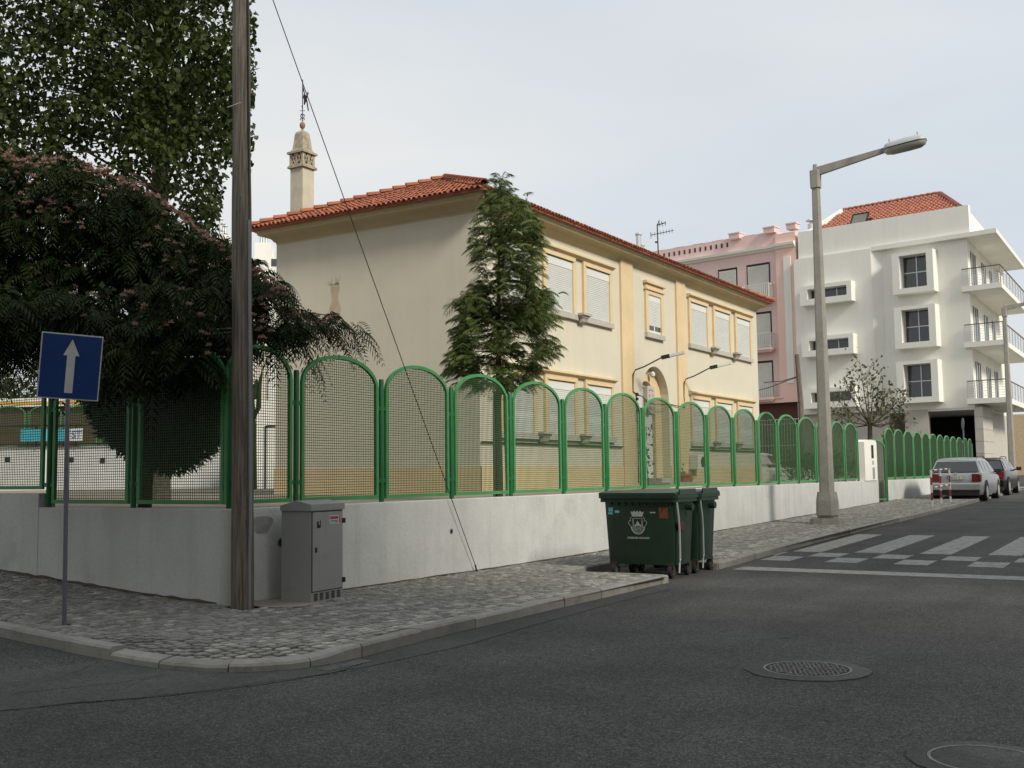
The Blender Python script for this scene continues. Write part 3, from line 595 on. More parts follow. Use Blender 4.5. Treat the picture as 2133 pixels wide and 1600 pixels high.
# coat of arms
ca = put('stone_coat_of_arms', None, sch); q = MB(); cxs = pc+.02
q.prism([(cxs-.27, zz(4.28)), (cxs-.30, zz(3.9)), (cxs-.22, zz(3.55)), (cxs, zz(3.42)), (cxs+.22, zz(3.55)), (cxs+.30, zz(3.9)), (cxs+.27, zz(4.28)), (cxs, zz(4.32))][::-1], DP-.12, DP+.1, ax='y'); q.build('shield', m_stone, ca)
q = MB(); q.box(cxs-.55, cxs+.5, DP-.02, DP+.2, zz(3.44), zz(3.56)); q.box(cxs-.5, cxs-.34, DP, DP+.14, zz(3.6), zz(4.2)); q.build('ledge', m_stone, ca)
for dx, dz in ((-.12, 4.18), (0, 4.2), (.12, 4.18), (-.12, 4.0), (.13, 4.02), (0, 3.86)):
    q = MB(); q.box(cxs+dx-.03, cxs+dx+.03, DP-.145, DP-.12, zz(dz)-.03, zz(dz)+.03); q.build('relief', m_stone, ca)
q = MB(); q.tube([(cxs+.13*math.cos(a), DP-.125, zz(3.68)+.13*math.sin(a)) for a in np.linspace(1.2, 5.6, 12)], .022, 6); q.build('relief', m_stone, ca)
q = MB(); q.tube([(pc+.05, DP, zz(4.72)), (pc+.05, DP-.12, zz(4.70))], .035, 8); q.lathe([(.02, zz(4.58)), (.08, zz(4.63)), (.09, zz(4.72)), (.03, zz(4.78))], (pc+.08, DP-.16), 10); q.build('round_lamp', m_shut, sch, smooth=True)
# pilasters, plinth
for x0, x1 in ((7.76, 8.60), (12.02, 12.80)):
    q = MB(); q.box(x0, x1, -.07, 0, -1, H); q.build('pilaster', m_ochre, sch)
q = MB(); 
for x0, x1 in ((-.03, 7.76), (8.6, pc-prad-.02), (pc+prad+.02, 12.02), (12.8, SL+.03)): q.box(x0, x1, -.035, 0, -1, zz(1.72))
q.box(-.035, 0, -.035, SW, -1, zz(1.72)); q.build('plinth', m_ochre, sch)
q = MB(); 
for x0, x1 in ((0, 7.7), (12.9, SL)): q.bar((x0, -.05, zz(2.30)), (x1, -.05, zz(2.30)), .035)
q.build('cable_strip', m_iron, sch)
# windows
def shutter_mesh(w, h, openh=0.):
    q = MB(); k = 0; z = h-.22
    q.box(-w/2, w/2, -.045, -.01, z, h)
    zz0 = openh
    while z > zz0+.001:
        z2 = max(z-.055, zz0); q.add([(-w/2, -.012, z), (w/2, -.012, z), (w/2, -.034, z-.012), (-w/2, -.034, z-.012), (w/2, -.030, z2+.004), (-w/2, -.030, z2+.004), (w/2, -.012, z2), (-w/2, -.012, z2)],
              [(3, 2, 1, 0), (5, 4, 2, 3), (7, 6, 4, 5)]); z = z2
    q.mi = [0]*len(q.f); return q.mesh('shutter', m_shut)
shm = shutter_mesh(1.48, 1.44)
q = MB(); J = .17
for x in (-.74-J, .74): q.box(x, x+J, -.075, -.0, -.02, 1.50)
q.box(-.74-J, .74+J, -.075, 0, 1.50, 1.66)
q.box(-.76-.04, .76+.04, -.10, -.075, 1.46, 1.50)
frm = q.mesh('window_surround', m_ochre)
def wgroup(x0s, zt):
    for x in x0s:
        f = put('window', frm, sch, (x+.74, 0, zz(zt-1.44))); put('shutter', shm, f)
    a, b = x0s[0]-.2, x0s[-1]+1.48+.2
    q = MB(); q.prism([(0, zz(zt+.16)), (-.08, zz(zt+.16)), (-.12, zz(zt+.20)), (-.17, zz(zt+.22)), (-.17, zz(zt+.27)), (0, zz(zt+.30))], a-.05, b+.05, ax='x'); q.build('hood_mould', m_ochre, sch)
    q = MB(); q.box(a, b, -.10, 0, zz(zt-1.44-.17), zz(zt-1.44)-.02); q.build('window_sill', m_stone, sch)
    for x in x0s[1:]:
        q = MB(); c = x-.37; zt2 = zz(zt-1.44); q.box(c-.26, c+.26, -.30, -.10, zt2-.03, zt2+.03); q.box(c-.2, c+.2, -.24, -.10, zt2-.09, zt2-.03); q.prism([(-.10, zt2-.09), (-.22, zt2-.09), (-.17, zt2-.2), (-.10, zt2-.24)], c-.15, c+.15, ax='x'); q.build('sill_bracket', m_stone, sch)
LG = [.97, 3.22, 5.50]; RG = [13.27, 15.56, 17.82]
for zt in (7.42, 4.02): wgroup(LG, zt); wgroup(RG, zt)
# middle window
q = MB(); a, b = 9.74, 10.71
q.box(a-.2, a, -.075, 0, zz(5.98), zz(7.22)); q.box(b, b+.2, -.075, 0, zz(5.98), zz(7.22)); q.box(a-.2, b+.2, -.075, 0, zz(7.22), zz(7.62))
q.box(a-.27, b+.27, -.15, 0, zz(7.56), zz(7.64)); q.box(a-.24, b+.24, -.12, 0, zz(7.36), zz(7.41)); mw = q.build('window', m_ochre, sch)
q = MB(); q.box(a, b, -.04, -.01, zz(7.02), zz(7.22)); z = zz(7.02)
while z > zz(6.24):
    q.add([(a, -.03, z), (b, -.03, z), (b, -.045, z-.02), (a, -.045, z-.02), (b, -.03, z-.05), (a, -.03, z-.05)], [(3, 2, 1, 0), (5, 4, 2, 3)]); z -= .05
q.build('shutter', m_shut, mw)
q = MB(); q.box(a, b, -.02, -.006, zz(6.0), zz(6.24)); q.build('pane', m_glass, mw); q = MB(); q.box(a, b, -.035, -.02, zz(6.0), zz(6.07)); q.box((a+b)/2-.03, (a+b)/2+.03, -.035, -.02, zz(6.07), zz(6.24)); q.build('sash', m_shut, mw)
q = MB(); q.box(a-.22, b+.22, -.11, 0, zz(5.82), zz(5.98)); q.build('window_sill', m_stone, sch)
# eaves
def ring(q, x0, x1, y0, y1, prof, mi=0):
    V = []
    for o, z in prof: V += [(x0-o, y0-o, z), (x1+o, y0-o, z), (x1+o, y1+o, z), (x0-o, y1+o, z)]
    q.add(V, [(4*i+k, 4*i+(k+1) % 4, 4*i+4+(k+1) % 4, 4*i+4+k) for i in range(len(prof)-1) for k in range(4)], mi)
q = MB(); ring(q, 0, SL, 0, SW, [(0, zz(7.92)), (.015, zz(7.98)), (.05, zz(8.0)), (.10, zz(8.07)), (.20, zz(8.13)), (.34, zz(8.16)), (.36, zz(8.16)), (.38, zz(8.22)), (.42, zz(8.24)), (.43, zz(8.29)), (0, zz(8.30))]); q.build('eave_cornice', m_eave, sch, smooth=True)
# roof
OV = .56; EZ = zz(8.33); RISE = 1.66; RUN = SW/2+OV
roof = put('roof', None, sch)
q = MB(); x0, x1, y0, y1 = -OV+.04, SL+OV-.04, -OV+.04, SW+OV-.04
q.add([(x0, y0, EZ+.012), (x1, y0, EZ+.012), (x1, y1, EZ+.012), (x0, y1, EZ+.012), (x0+RUN, SW/2, EZ+RISE+.012), (x1-RUN, SW/2, EZ+RISE+.012)], [(0, 1, 5, 4), (1, 2, 5), (2, 3, 4, 5), (3, 0, 4), (3, 2, 1, 0)]); q.box(x0, x1, y0, y1, EZ-.045, EZ+.008); hc = [(-OV+.08, -OV+.08, EZ+.06), (-OV+.08, SW+OV-.08, EZ+.06), (SL+OV-.08, -OV+.08, EZ+.06)]; pk_ = [(-OV+RUN, SW/2, EZ+RISE+.05), (-OV+RUN, SW/2, EZ+RISE+.05), (SL+OV-RUN, SW/2, EZ+RISE+.05)]
for a_, b_ in zip(hc, pk_): q.tube([a_, b_], .085, 8)
q.tube([pk_[0], pk_[2]], .085, 8); q.build('roof_deck', m_tile, roof)
def tile_vf(w=.21, l=.40, r=.058, n=5):
    V = []
    for (y, rr, z0) in ((0, r*1.12, .018), (l, r*.85, 0)):
        for k in range(n+1): a = math.pi*k/n; V.append((rr*math.cos(a), y, z0+rr*.95*math.sin(a)))
        for k in range(n+1): a = math.pi*k/n; V.append(((rr-.014)*math.cos(a), y, z0+(rr-.014)*.95*math.sin(a)))
    m_ = 2*(n+1); F = [(k, k+1, m_+k+1, m_+k) for k in range(n)]+[(n+1+k, k, k+1, n+2+k) for k in range(n)]+[(m_+n+1+k, m_+n+2+k, n+2+k, n+1+k)[::-1] for k in range(n)]
    return V, F
TV, TF = tile_vf(); tileme = (lambda q: (q.add(TV, TF), q.mesh('roof_tile', m_tile, False))[1])(MB())
def lay(origin, along, upd, width, cols_w, row, shape, parent, ntile, me, deckmat):
    """origin at eave corner, along = unit vector on the eave, upd = unit vector up the slope; shape(s,t) inside test"""
    A = Vector(along); Up = Vector(upd); Nn = A.cross(Up).normalized(); Mx = Matrix(((A.x, Up.x, Nn.x), (A.y, Up.y, Nn.y), (A.z, Up.z, Nn.z)))
    pos = []; nr = 40
    for j in range(nr):
        for i in range(int(width/cols_w)+1):
            s = (i+.5)*cols_w; t = j*row-.03
            if shape(s, t): pos.append((s, t))
    V = []; F = []; T = np.array(me[0]); b = 0
    mat3 = np.array(Mx)
    for c, (s, t) in enumerate(pos):
        loc = Vector(origin)+A*(s+random.uniform(-.008, .008))+Up*(t+random.uniform(-.015, .015))+Nn*random.uniform(-.004, .006)
        if c < ntile:
            o = bpy.data.objects.new('roof_tile', me[2]); COL.objects.link(o); o.parent = parent; o.matrix_local = Matrix.Translation(loc) @ Mx.to_4x4() @ Matrix.Rotation(random.uniform(-.03, .03), 4, 'Z')
        else:
            V.append(T@mat3.T+np.array(loc)); F.append(np.array(me[1])+b); b += len(T)
    if V: put('roof_tiles', np_mesh('roof_tiles', np.concatenate(V), np.concatenate(F), deckmat), parent, kind='stuff')
tm = (TV, TF, tileme)
sl_len = math.hypot(RUN, RISE); ux, uz = RUN/sl_len, RISE/sl_len
W1 = SW+2*OV; L1 = SL+2*OV
# end slope facing the corner (-X): eave runs from y=SW+OV to -OV
lay((-OV, SW+OV, EZ), (0, -1, 0), (ux, 0, uz), W1, .158, .33, lambda s, t: t < (min(s, W1-s))/ux-.12 and t < sl_len-.15, roof, 232, tm, m_tile)
lay((-OV, -OV, EZ), (1, 0, 0), (0, ux, uz), L1, .158, .33, lambda s, t: t < (min(s, L1-s))/ux-.12 and t < sl_len-.15, roof, 68, tm, m_tile)
def ridge(a, b, par, me, n=None, sc=1.9):
    a = Vector(a); b = Vector(b); d = (b-a).normalized(); L_ = (b-a).length; n = int(L_/.38); X = d.cross(Vector((0, 0, 1))).normalized(); Z = X.cross(d)
    for i in range(n):
        o = bpy.data.objects.new('ridge_tile', me); COL.objects.link(o); o.parent = par
        o.matrix_local = Matrix.Translation(a+d*(i*L_/n)+Z*.015) @ Matrix(((X.x*sc, d.x, Z.x*sc), (X.y*sc, d.y, Z.y*sc), (X.z*sc, d.z, Z.z*sc))).to_4x4()
ridge((-OV, -OV, EZ+.05), (-OV+RUN, SW/2, EZ+RISE+.05), roof, tileme); ridge((-OV, SW+OV, EZ+.05), (-OV+RUN, SW/2, EZ+RISE+.05), roof, tileme); ridge((-OV+RUN, SW/2, EZ+RISE+.05), (SL+OV-RUN, SW/2, EZ+RISE+.05), roof, tileme)
ridge((SL+OV, -OV, EZ+.05), (SL+OV-RUN, SW/2, EZ+RISE+.05), roof, tileme)
# chimney (on the end slope near the back corner)
ch = put('chimney', None, sch, (1.0+.0, 20.99-SY, zz(8.7))); 
m_stack = M('pale_plaster', (.50, .46, .37), .9, .1, 3, bump=.3, bscale=30, dirt=(.3, .26, .19), dscale=2.2, damt=.6, dpos=.52)
q = MB(); q.box(-.235, .235, -.235, .235, -.3, 1.60); q.build('chimney_stack', m_stack, ch)
q = MB(); q.box(-.30, .30, -.30, .30, 1.60, 1.66); q.box(-.27, .27, -.27, .27, 1.66, 1.70); q.box(-.31, .31, -.31, .31, 2.02, 2.08)
for sx in (-1, 1):
    for sy in (-1, 1): q.box(sx*.22-.035, sx*.22+.035, sy*.22-.035, sy*.22+.035, 1.70, 2.02)
for s in (-1, 1): q.box(-.03, .03, s*.235-.018, s*.235+.018, 1.70, 2.02); q.box(s*.235-.018, s*.235+.018, -.03, .03, 1.70, 2.02)
for s in (-1, 1):
    for c0 in (-.11, .11):
        for sg in (-1, 1):
            q.bar((s*.243, c0-.07*sg, 1.70), (s*.243, c0+.07*sg, 2.02), .028, .028); q.bar((c0-.07*sg, s*.243, 1.70), (c0+.07*sg, s*.243, 2.02), .028, .028)
q.build('chimney_grille', m_chim, ch)
q = MB(); q.box(-.16, .16, -.16, .16, 1.70, 2.02); q.build('flue', m_dark, ch)
q = MB(); prof = [(.25, 2.08), (.20, 2.18), (.175, 2.38), (.15, 2.62), (.13, 2.68), (.05, 2.74)]; V = []
for r, z in prof: V += [(-r, -r, z), (r, -r, z), (r, r, z), (-r, r, z)]
q.add(V, [(4*i+k, 4*i+(k+1) % 4, 4*i+4+(k+1) % 4, 4*i+4+k) for i in range(5) for k in range(4)]+[(20, 21, 22, 23)]); q.build('chimney_hood', m_chim, ch)
q = MB(); q.lathe([(.035, 2.73), (.03, 2.79), (.065, 2.83), (.085, 2.90), (.065, 2.97), (.02, 3.0)], n=12); q.build('ball_finial', M('clay_ball', (.26, .14, .085), .85, .2, 5), ch, smooth=True)
q = MB(); q.tube([(0, 0, 2.98), (0, 0, 4.25)], .014, 6)
for z in (3.08, 3.18):
    for a in range(4): q.tube([(.0, 0, z), (.05*math.cos(a*1.57), .05*math.sin(a*1.57), z+.05), (.085*math.cos(a*1.57), .085*math.sin(a*1.57), z), (.05*math.cos(a*1.57), .05*math.sin(a*1.57), z-.03)], .008, 5)
q.bar((0, .10, 3.35), (0, -.10, 3.31), .012); q.bar((.06, .09, 3.52), (0, 0, 3.35), .012)
q.build('weather_vane_rod', m_iron, ch)
q = MB(); q.prism([(y, z-.22) for y, z in [(0, 4.32), (-.06, 4.15), (-.10, 4.0), (-.16, 3.97), (-.20, 4.08), (-.23, 4.04), (-.17, 3.90), (-.15, 3.80), (-.21, 3.50), (-.24, 3.51), (-.18, 3.82), (-.12, 3.78), (-.08, 3.70), (-.05, 3.74), (-.06, 3.85), (-.02, 3.95), (-.06, 4.05), (0, 4.20)]], -.008, .008, ax='x'); q.build('weather_vane_figure', m_iron, ch)
# flue pipes + stain on end wall
for (px_, py_) in ((1330, 490), (1336, 513)):
    p = onY(px_, py_, SY+4.6); q = MB(); q.tube([(p[0]-SX, 4.6, zz(9)), (p[0]-SX, 4.6, zz(p[2]))], .11, 10); q.lathe([(.15, zz(p[2])), (.15, zz(p[2])+.07), (.05, zz(p[2])+.09)], (p[0]-SX, 4.6), 10); q.build('flue_pipe', m_alu, sch)
mst = M('tree_stain', (.47, .385, .27), .9, .15, 4); p0 = onX(697, 590, SX); fu = [onY(1330, 489, SY+5.0), onY(1335, 512, SY+5.0)]; p1 = onX(697, 665, SX)
q = MB(); yc = p0[1]-SY; V = []
for k in range(9):
    z = zz(p0[2])-k*.115; wd = .13+.05*math.sin(k*1.3)+(.05 if k > 2 else 0)*k*.15; V += [(-.003, yc-wd, z), (-.003, yc+wd*.8, z)]
q.add(V, [(2*k, 2*k+1, 2*k+3, 2*k+2) for k in range(8)])
for k in range(16):
    a = -.2+k*.23; x = .16*math.cos(a); y_ = zz(p0[2])-.05; ln = random.uniform(.2, .55); b = random.uniform(.3, 2.8); q.add([(-.003, yc+x-.008, y_), (-.003, yc+x+.008, y_), (-.003, yc+x+ln*math.cos(b)*.8, y_+ln*math.sin(b)*.7)], [(0, 1, 2)])
q.build('brown_stain', mst, sch)
# wall lamps and their cable, gas box
def wall_lamp(xb, zb):
    t = put('wall_lamp', None, sch, (xb, 0, zb)); q = MB(); pts = [(0, -.07, -.62), (0, -.09, -.1), (.02, -.16, .05), (.1, -.42, .14), (.28, -.92, .40)]
    q.tube(pts, .022, 6); q.build('lamp_arm', m_iron, t)
    d = Vector((.17, -.48, .10)).normalized(); a = Vector((.28, -.92, .40)); q = MB(); q.bar(a, a+d*.26, .15, .11); q.build('lamp_body', m_black, t); q = MB(); q.bar(a+d*.26, a+d*.72, .17, .08); q.build('lamp_head', m_shut, t); q = MB(); q.bar(a+d*.3-Vector((0, 0, .045)), a+d*.7-Vector((0, 0, .045)), .13, .01); q.build('lamp_glass', m_lens, t)
wall_lamp(8.42, zz(4.62)); wall_lamp(12.42, zz(4.62))
q = MB(); q.tube([(8.42, -.09, zz(4.0)), (8.6, -.09, zz(3.95)), (9.2, -.03, zz(3.9)), (9.6, -.02, zz(3.72)), (10.4, .0, zz(3.70)), (11.4, -.02, zz(3.76)), (12.42, -.09, zz(3.70)), (12.42, -.09, zz(4.0))], .014, 5); q.build('lamp_cable', m_iron, sch)
q = MB(); q.box(8.78, 9.12, -.04, 0, zz(3.1), zz(3.95)); q.build('white_board', m_shut, sch)
for z in (3.95, 3.8, 3.62, 3.45): q = MB(); q.lathe([(.04, zz(z)-.04), (.055, zz(z)), (.04, zz(z)+.04)], (8.74, -.06), 8); q.build('insulator', m_iron, sch)
q = MB(); q.bar((8.74, -.05, zz(3.4)), (8.74, -.05, zz(1.2)), .02); q.build('lamp_cable', m_iron, sch)
q = MB(); q.box(9.0, 9.22, -.14, 0, zz(2.55), zz(2.95)); q.build('meter_box', m_cab, sch)
q = MB(); q.box(12.75, 13.35, -.38, -.1, zz(1.62), zz(2.1)); ac = q.build('air_conditioner', m_wshade, sch)
q = MB(); q.lathe([(.18, 0), (.18, .02)], n=16); o = q.build('fan', m_iron, ac, loc=(13.2, -.38, zz(1.86))); o.rotation_euler = (math.pi/2, 0, 0)
# steps in front of door, pots
q = MB(); q.box(pc-1.3, pc+1.3, -1.0, .3, -.1, .16); q.box(pc-1.0, pc+1.0, -.6, .3, .16, .30); q.build('door_step', m_stone, sch)
# ================================================================== yard
q = MB(); q.box(9.32, 64, WY+.25, 62, .2, YZ-.0); q.build('school_yard', m_earth, kind='structure')
def pot(x, y, s, label, g=None):
    t = thing('flower_pot', label, 'flower pot', (x, y, YZ), 0, g)
    q = MB(); q.lathe([(.14*s, 0), (.2*s, .30*s), (.235*s, .30*s), (.235*s, .38*s), (.2*s, .38*s), (.19*s, .33*s)], n=14); q.build('pot', m_terra, t, smooth=True)
    tufts(t, 'plant', m_pop, [(0, 0, .4*s)], 26, .16*s, .09*s)
    return t
def rodrigues(d):
    d = d/np.linalg.norm(d, axis=-1, keepdims=True); u = np.tile(np.array([0, 0, 1.]), (len(d), 1)); u[np.abs(d[:, 2]) > .95] = (1, 0, 0)
    x = np.cross(d, u); x /= np.linalg.norm(x, axis=-1, keepdims=True); y = np.cross(x, d); return d, x, y
def leaves_rhomb(P, D, size, wid, twist=None):
    """one diamond (two tris) leaf per point, folded lightly"""
    n = len(P); D, X, Y = rodrigues(D); a = rng.random(n)*2*math.pi if twist is None else twist
    S_ = X*np.cos(a)[:, None]+Y*np.sin(a)[:, None]; Nn = -X*np.sin(a)[:, None]+Y*np.cos(a)[:, None]; size = size[:, None]
    p0 = P; p1 = P+D*size*.42+S_*size*wid+Nn*size*.06; p2 = P+D*size; p3 = P+D*size*.42-S_*size*wid+Nn*size*.06
    V = np.stack([p0, p1, p2, p3], 1).reshape(-1, 3); F = np.arange(4*n).reshape(n, 4); return V, F
def leaves_heart(P, D, size):
    n = len(P); D, X, Y = rodrigues(D); a = rng.random(n)*2*math.pi; S_ = X*np.cos(a)[:, None]+Y*np.sin(a)[:, None]; Nn = -X*np.sin(a)[:, None]+Y*np.cos(a)[:, None]; s = size[:, None]
    pts = [P, P+D*s*.12+S_*s*.42+Nn*s*.1, P+D*s*.55+S_*s*.36+Nn*s*.1, P+D*s*1.05, P+D*s*.55-S_*s*.36+Nn*s*.1, P+D*s*.12-S_*s*.42+Nn*s*.1]
    V = np.stack(pts, 1).reshape(-1, 3); i = np.arange(n)[:, None]*6; F = np.concatenate([i+np.array([0, 1, 2, 3]), i+np.array([0, 3, 4, 5])], 0); return V, F
def fronds(P, D, L_, m_, pl, pw, droop=.5, fan=.95):
    """pinnate leaves: for each base P, direction D, length L_ -> m_ pairs of slim diamond leaflets and a rachis"""
    n = len(P); D, X, Y = rodrigues(D); a = rng.normal(0, .5, n)+math.pi*0; S_ = X*np.cos(a)[:, None]+Y*np.sin(a)[:, None]; t = np.linspace(.12, 1., m_)
    Z = np.array([0, 0, 1.]); L3 = L_[:, None, None]; base = P[:, None]+D[:, None]*L3*t[None, :, None]-Z*L3*droop*(t**2)[None, :, None]
    tang = D[:, None]-Z*2*droop*t[None, :, None]; tang = tang/np.linalg.norm(tang, axis=-1, keepdims=True)
    ll = (np.sin(.35+t*2.3)*.9+.1)[None, :, None]*pl*L3; Vs = []
    for sg in (1, -1):
        dd = S_[:, None]*sg*fan+tang*.55-Z*.35; dd = dd/np.linalg.norm(dd, axis=-1, keepdims=True)
        wv = tang*pw*L3*.5; p0 = base; p1 = base+dd*ll*.45+wv; p2 = base+dd*ll-Z*ll*.12; p3 = base+dd*ll*.45-wv; Vs.append(np.stack([p0, p1, p2, p3], 2))
    V = np.stack(Vs, 2).reshape(-1, 3); F = np.arange(len(V)).reshape(-1, 4); return V, F
def tufts(par, name, mat, cs, n, r, s):
    P = np.concatenate([np.array(c)+rng.normal(0, r*.5, (n, 3)) for c in cs]); D = P-np.repeat(np.array(cs, float)-[0, 0, r*.6], n, 0)+rng.normal(0, .05, P.shape)
    V, F = leaves_rhomb(P, D, s*(.7+.6*rng.random(len(P))), .3); return put(name, np_mesh(name, V, F, mat), par)
pp = (SX+pc+.38, SY-.75)
pot(pp[0], pp[1], 1.15, 'big terracotta pot of flowers beside the white school door'); pot(pp[0]+.55, pp[1]+.1, .8, 'smaller terracotta pot behind the big one by the school door')
tp = thing('climbing_plant', 'thin leafy climbing plant growing beside the school door', 'plant', (SX+8.95, SY-.30, YZ)); q = MB(); q.tube([(0, 0, 0), (.03, .1, 1.), (-.02, .12, 1.9)], .015, 5); q.build('stem', m_bark, tp)
tufts(tp, 'foliage', m_pop, [(0, .05, z) for z in np.linspace(.15, 1.7, 9)], 9, .20, .10)

# ================================================================== trees
def inpoly(x, y, P):
    P = np.array(P); n = len(P); r = np.zeros(len(x), bool); j = n-1
    for i in range(n):
        c = ((P[i, 1] > y) != (P[j, 1] > y)) & (x < (P[j, 0]-P[i, 0])*(y-P[i, 1])/(P[j, 1]-P[i, 1]+1e-9)+P[i, 0]); r ^= c; j = i
    return r
def sample(poly, n, d0, d1, xmin=None):
    P = np.array(poly, float); o = []
    while len(o) < n:
        x = rng.uniform(P[:, 0].min(), P[:, 0].max(), 4000); y = rng.uniform(P[:, 1].min(), P[:, 1].max(), 4000); k = inpoly(x, y, poly)
        for a, b in zip(x[k], y[k]):
            f1 = d1 if not callable(d1) else d1(a, b); f0 = d0 if not callable(d0) else d0(a, b)
            p = EYEP+ray(a, b)*rng.uniform(f0, f1)
            if xmin and p[0] < xmin: continue
            o.append(p)
            if len(o) >= n: break
    return np.array(o)
def limbs(par, base, forks, targets, r0, name='branch', mat=m_bark, n=5):
    q = MB()
    for t in targets:
        f = forks[int(np.argmin([np.linalg.norm(np.array(f)-t) for f in forks]))]; f = np.array(f, float); mid = f*.5+t*.5+np.array([0, 0, .12*np.linalg.norm(t-f)]); q.tube([tuple(f), tuple(mid), tuple(t)], [r0, r0*.6, r0*.18], n)
    q.build(name, mat, par, smooth=True)
# poplar
pz = (14.3, 17.0); pop = thing('poplar_tree', 'tall poplar with heart-shaped leaves filling the top left corner of the view', 'tree', (pz[0], pz[1], YZ)); B0 = np.array([pz[0], pz[1], YZ])
poly = [(-160, -200), (300, -230), (512, -130), (519, 0), (523, 60), (516, 120), (522, 190), (515, 240), (524, 300), (512, 345), (470, 350), (466, 420), (440, 478), (405, 455), (380, 405), (330, 375), (280, 372), (235, 345), (120, 330), (-160, 330)]
C_ = sample(poly, 600, 16.6, 21.5); pts = np.repeat(C_, 48, 0)+rng.normal(0, .18, (600*48, 3))*np.array([1, 1, .8])
x_, y_ = [], []
V3 = pts-EYEP; dz = V3@FW; ppx = CX+FPX*(V3@RT)/dz; ppy = CY-FPX*(V3@UP)/dz
k = inpoly(ppx, ppy, [(-300, -300), (540, -300), (530, 360), (470, 365), (450, 500), (400, 475), (360, 420), (240, 375), (-300, 350)]); pts = pts[k]
D = rng.normal(0, .6, pts.shape)+np.array([0, 0, -.7]); V, F = leaves_heart(pts-B0, D, 0.068+.045*rng.random(len(pts)))
put('crown', np_mesh('crown', V, F, m_pop), pop)
q = MB(); q.tube([(0, 0, 0), (.05, .1, 3), (-.1, 0, 6.5), (0, .2, 11)], [.24, .2, .15, .06], 10); q.build('trunk', m_bark2, pop, smooth=True)
limbs(pop, B0, [(0, 0, z) for z in np.arange(2.5, 10.5, .9)], [c-B0 for c in C_[:170]], .035, 'branch', m_bark2)
# pink mimosa
az = tuple((EYEP+ray(504, 1040)*14.6)[:2]); alb = thing('mimosa_tree', 'dark silk tree with pink flowers and feathery leaves spreading over the fence corner', 'tree', (az[0], az[1], YZ)); B0 = np.array([az[0], az[1], YZ])
poly = [(-150, 300), (0, 305), (70, 322), (150, 335), (240, 350), (300, 395), (350, 425), (400, 465), (470, 505), (520, 545), (560, 565), (580, 600), (596, 640), (625, 655), (660, 660), (700, 665), (725, 680), (700, 690), (650, 690), (620, 705), (590, 700), (560, 705), (530, 730), (490, 760), (450, 790), (400, 815), (250, 815), (210, 800), (170, 760), (60, 745), (0, 765), (-150, 790)]
dn = lambda a, b: 12.3+(1.6 if b < 600 else 0) if a < 435 else 13.25+max(0, a-560)*.0095
dfr = lambda a, b: 17.6 if a < 430 else (15.9 if a > 640 else 17.6-(a-430)/210*1.7)
Cm = np.concatenate([sample(poly, 330, dn, lambda a, b: dn(a, b)+1.0), sample(poly, 260, dn, dfr)]); nper = 13
P = np.repeat(Cm, nper, 0); D = rng.normal(0, 1, P.shape); D += np.repeat(rng.normal(0, .35, Cm.shape)-FW*.35, nper, 0); D[:, 2] = D[:, 2]*.45+.12; D /= np.linalg.norm(D, axis=1, keepdims=True); P = P+D*.04
V, F = fronds(P-B0, D, .19+.17*rng.random(len(P)), 7, .46, .11, .80, .85); put('crown', np_mesh('crown', V, F, m_alb), alb)
P = sample([(min(x, 545), y+(12 if y < 600 else -8)) for x, y in poly], 7000, lambda a, b: dn(a, b)+.7, dfr); V, F = leaves_rhomb(P-B0, rng.normal(0, 1, P.shape), .10+.09*rng.random(len(P)), .32); put('inner_foliage', np_mesh('inner_foliage', V, F, m_alb), alb, kind='stuff')
# fringe leaves, larger and legible, drooping at the edge
edge = [(555, 575), (600, 600), (625, 650), (660, 665), (700, 662), (735, 680), (740, 700), (700, 715), (650, 720), (610, 700), (570, 700), (640, 745), (560, 650)]
E_ = np.concatenate([np.array([EYEP+ray(x+rng.normal(0, 12), y+rng.normal(0, 9))*rng.uniform(13.6+max(0, x-560)*.0085, 14.4+max(0, x-560)*.0085) for _ in range(5)]) for x, y in edge]); D = np.tile(RT*.7+np.array([0, 0, -.35]), (len(E_), 1))+rng.normal(0, .4, E_.shape)
V, F = fronds(E_-B0, D, .24+.12*rng.random(len(E_)), 9, .42, .085, .95); put('leaf_spray', np_mesh('leaf_spray', V, F, m_alb), alb, kind='stuff')
# flowers
fp = []
topl = [(0, 308), (50, 322), (150, 332), (230, 350), (290, 385), (350, 425), (400, 462), (450, 500), (520, 548), (560, 570), (610, 640), (650, 655), (690, 660)]
for i in range(len(topl)-1):
    (a, b), (c, d) = topl[i], topl[i+1]
    for _ in range(int(7+abs(c-a)*.14)): t = rng.random(); x = a+(c-a)*t+rng.normal(0, 6); y = b+(d-b)*t+abs(rng.normal(4, 13)); fp.append(EYEP+ray(x, y)*(dn(x, y)+rng.uniform(-.15, .3)))
for cx_, cy_, n_ in [(60, 360, 16), (40, 430, 12), (160, 390, 18), (230, 370, 12), (100, 455, 20), (30, 560, 6), (150, 600, 8), (330, 520, 9), (430, 590, 14), (520, 620, 12), (470, 640, 10), (540, 680, 7), (300, 700, 6), (430, 720, 8), (556, 622, 9), (360, 560, 8), (250, 640, 8)]:
    for _ in range(n_): x = cx_+rng.normal(0, 38 if cx_ < 500 else 15); y = cy_+rng.normal(0, 20 if cx_ < 500 else 12); fp.append(EYEP+ray(x, y)*(dn(x, y)+rng.uniform(-.12, .1)))
fp = np.array(fp); pn = 34; P = np.repeat(fp, pn, 0); D = rng.normal(0, 1, P.shape); D[:, 2] = np.abs(D[:, 2])*.9-.1; V, F = leaves_rhomb(P-B0, D, .032+.026*rng.random(len(P)), .11)
put('flower_tufts', np_mesh('flower_tufts', V, F, m_flow), alb, kind='stuff')
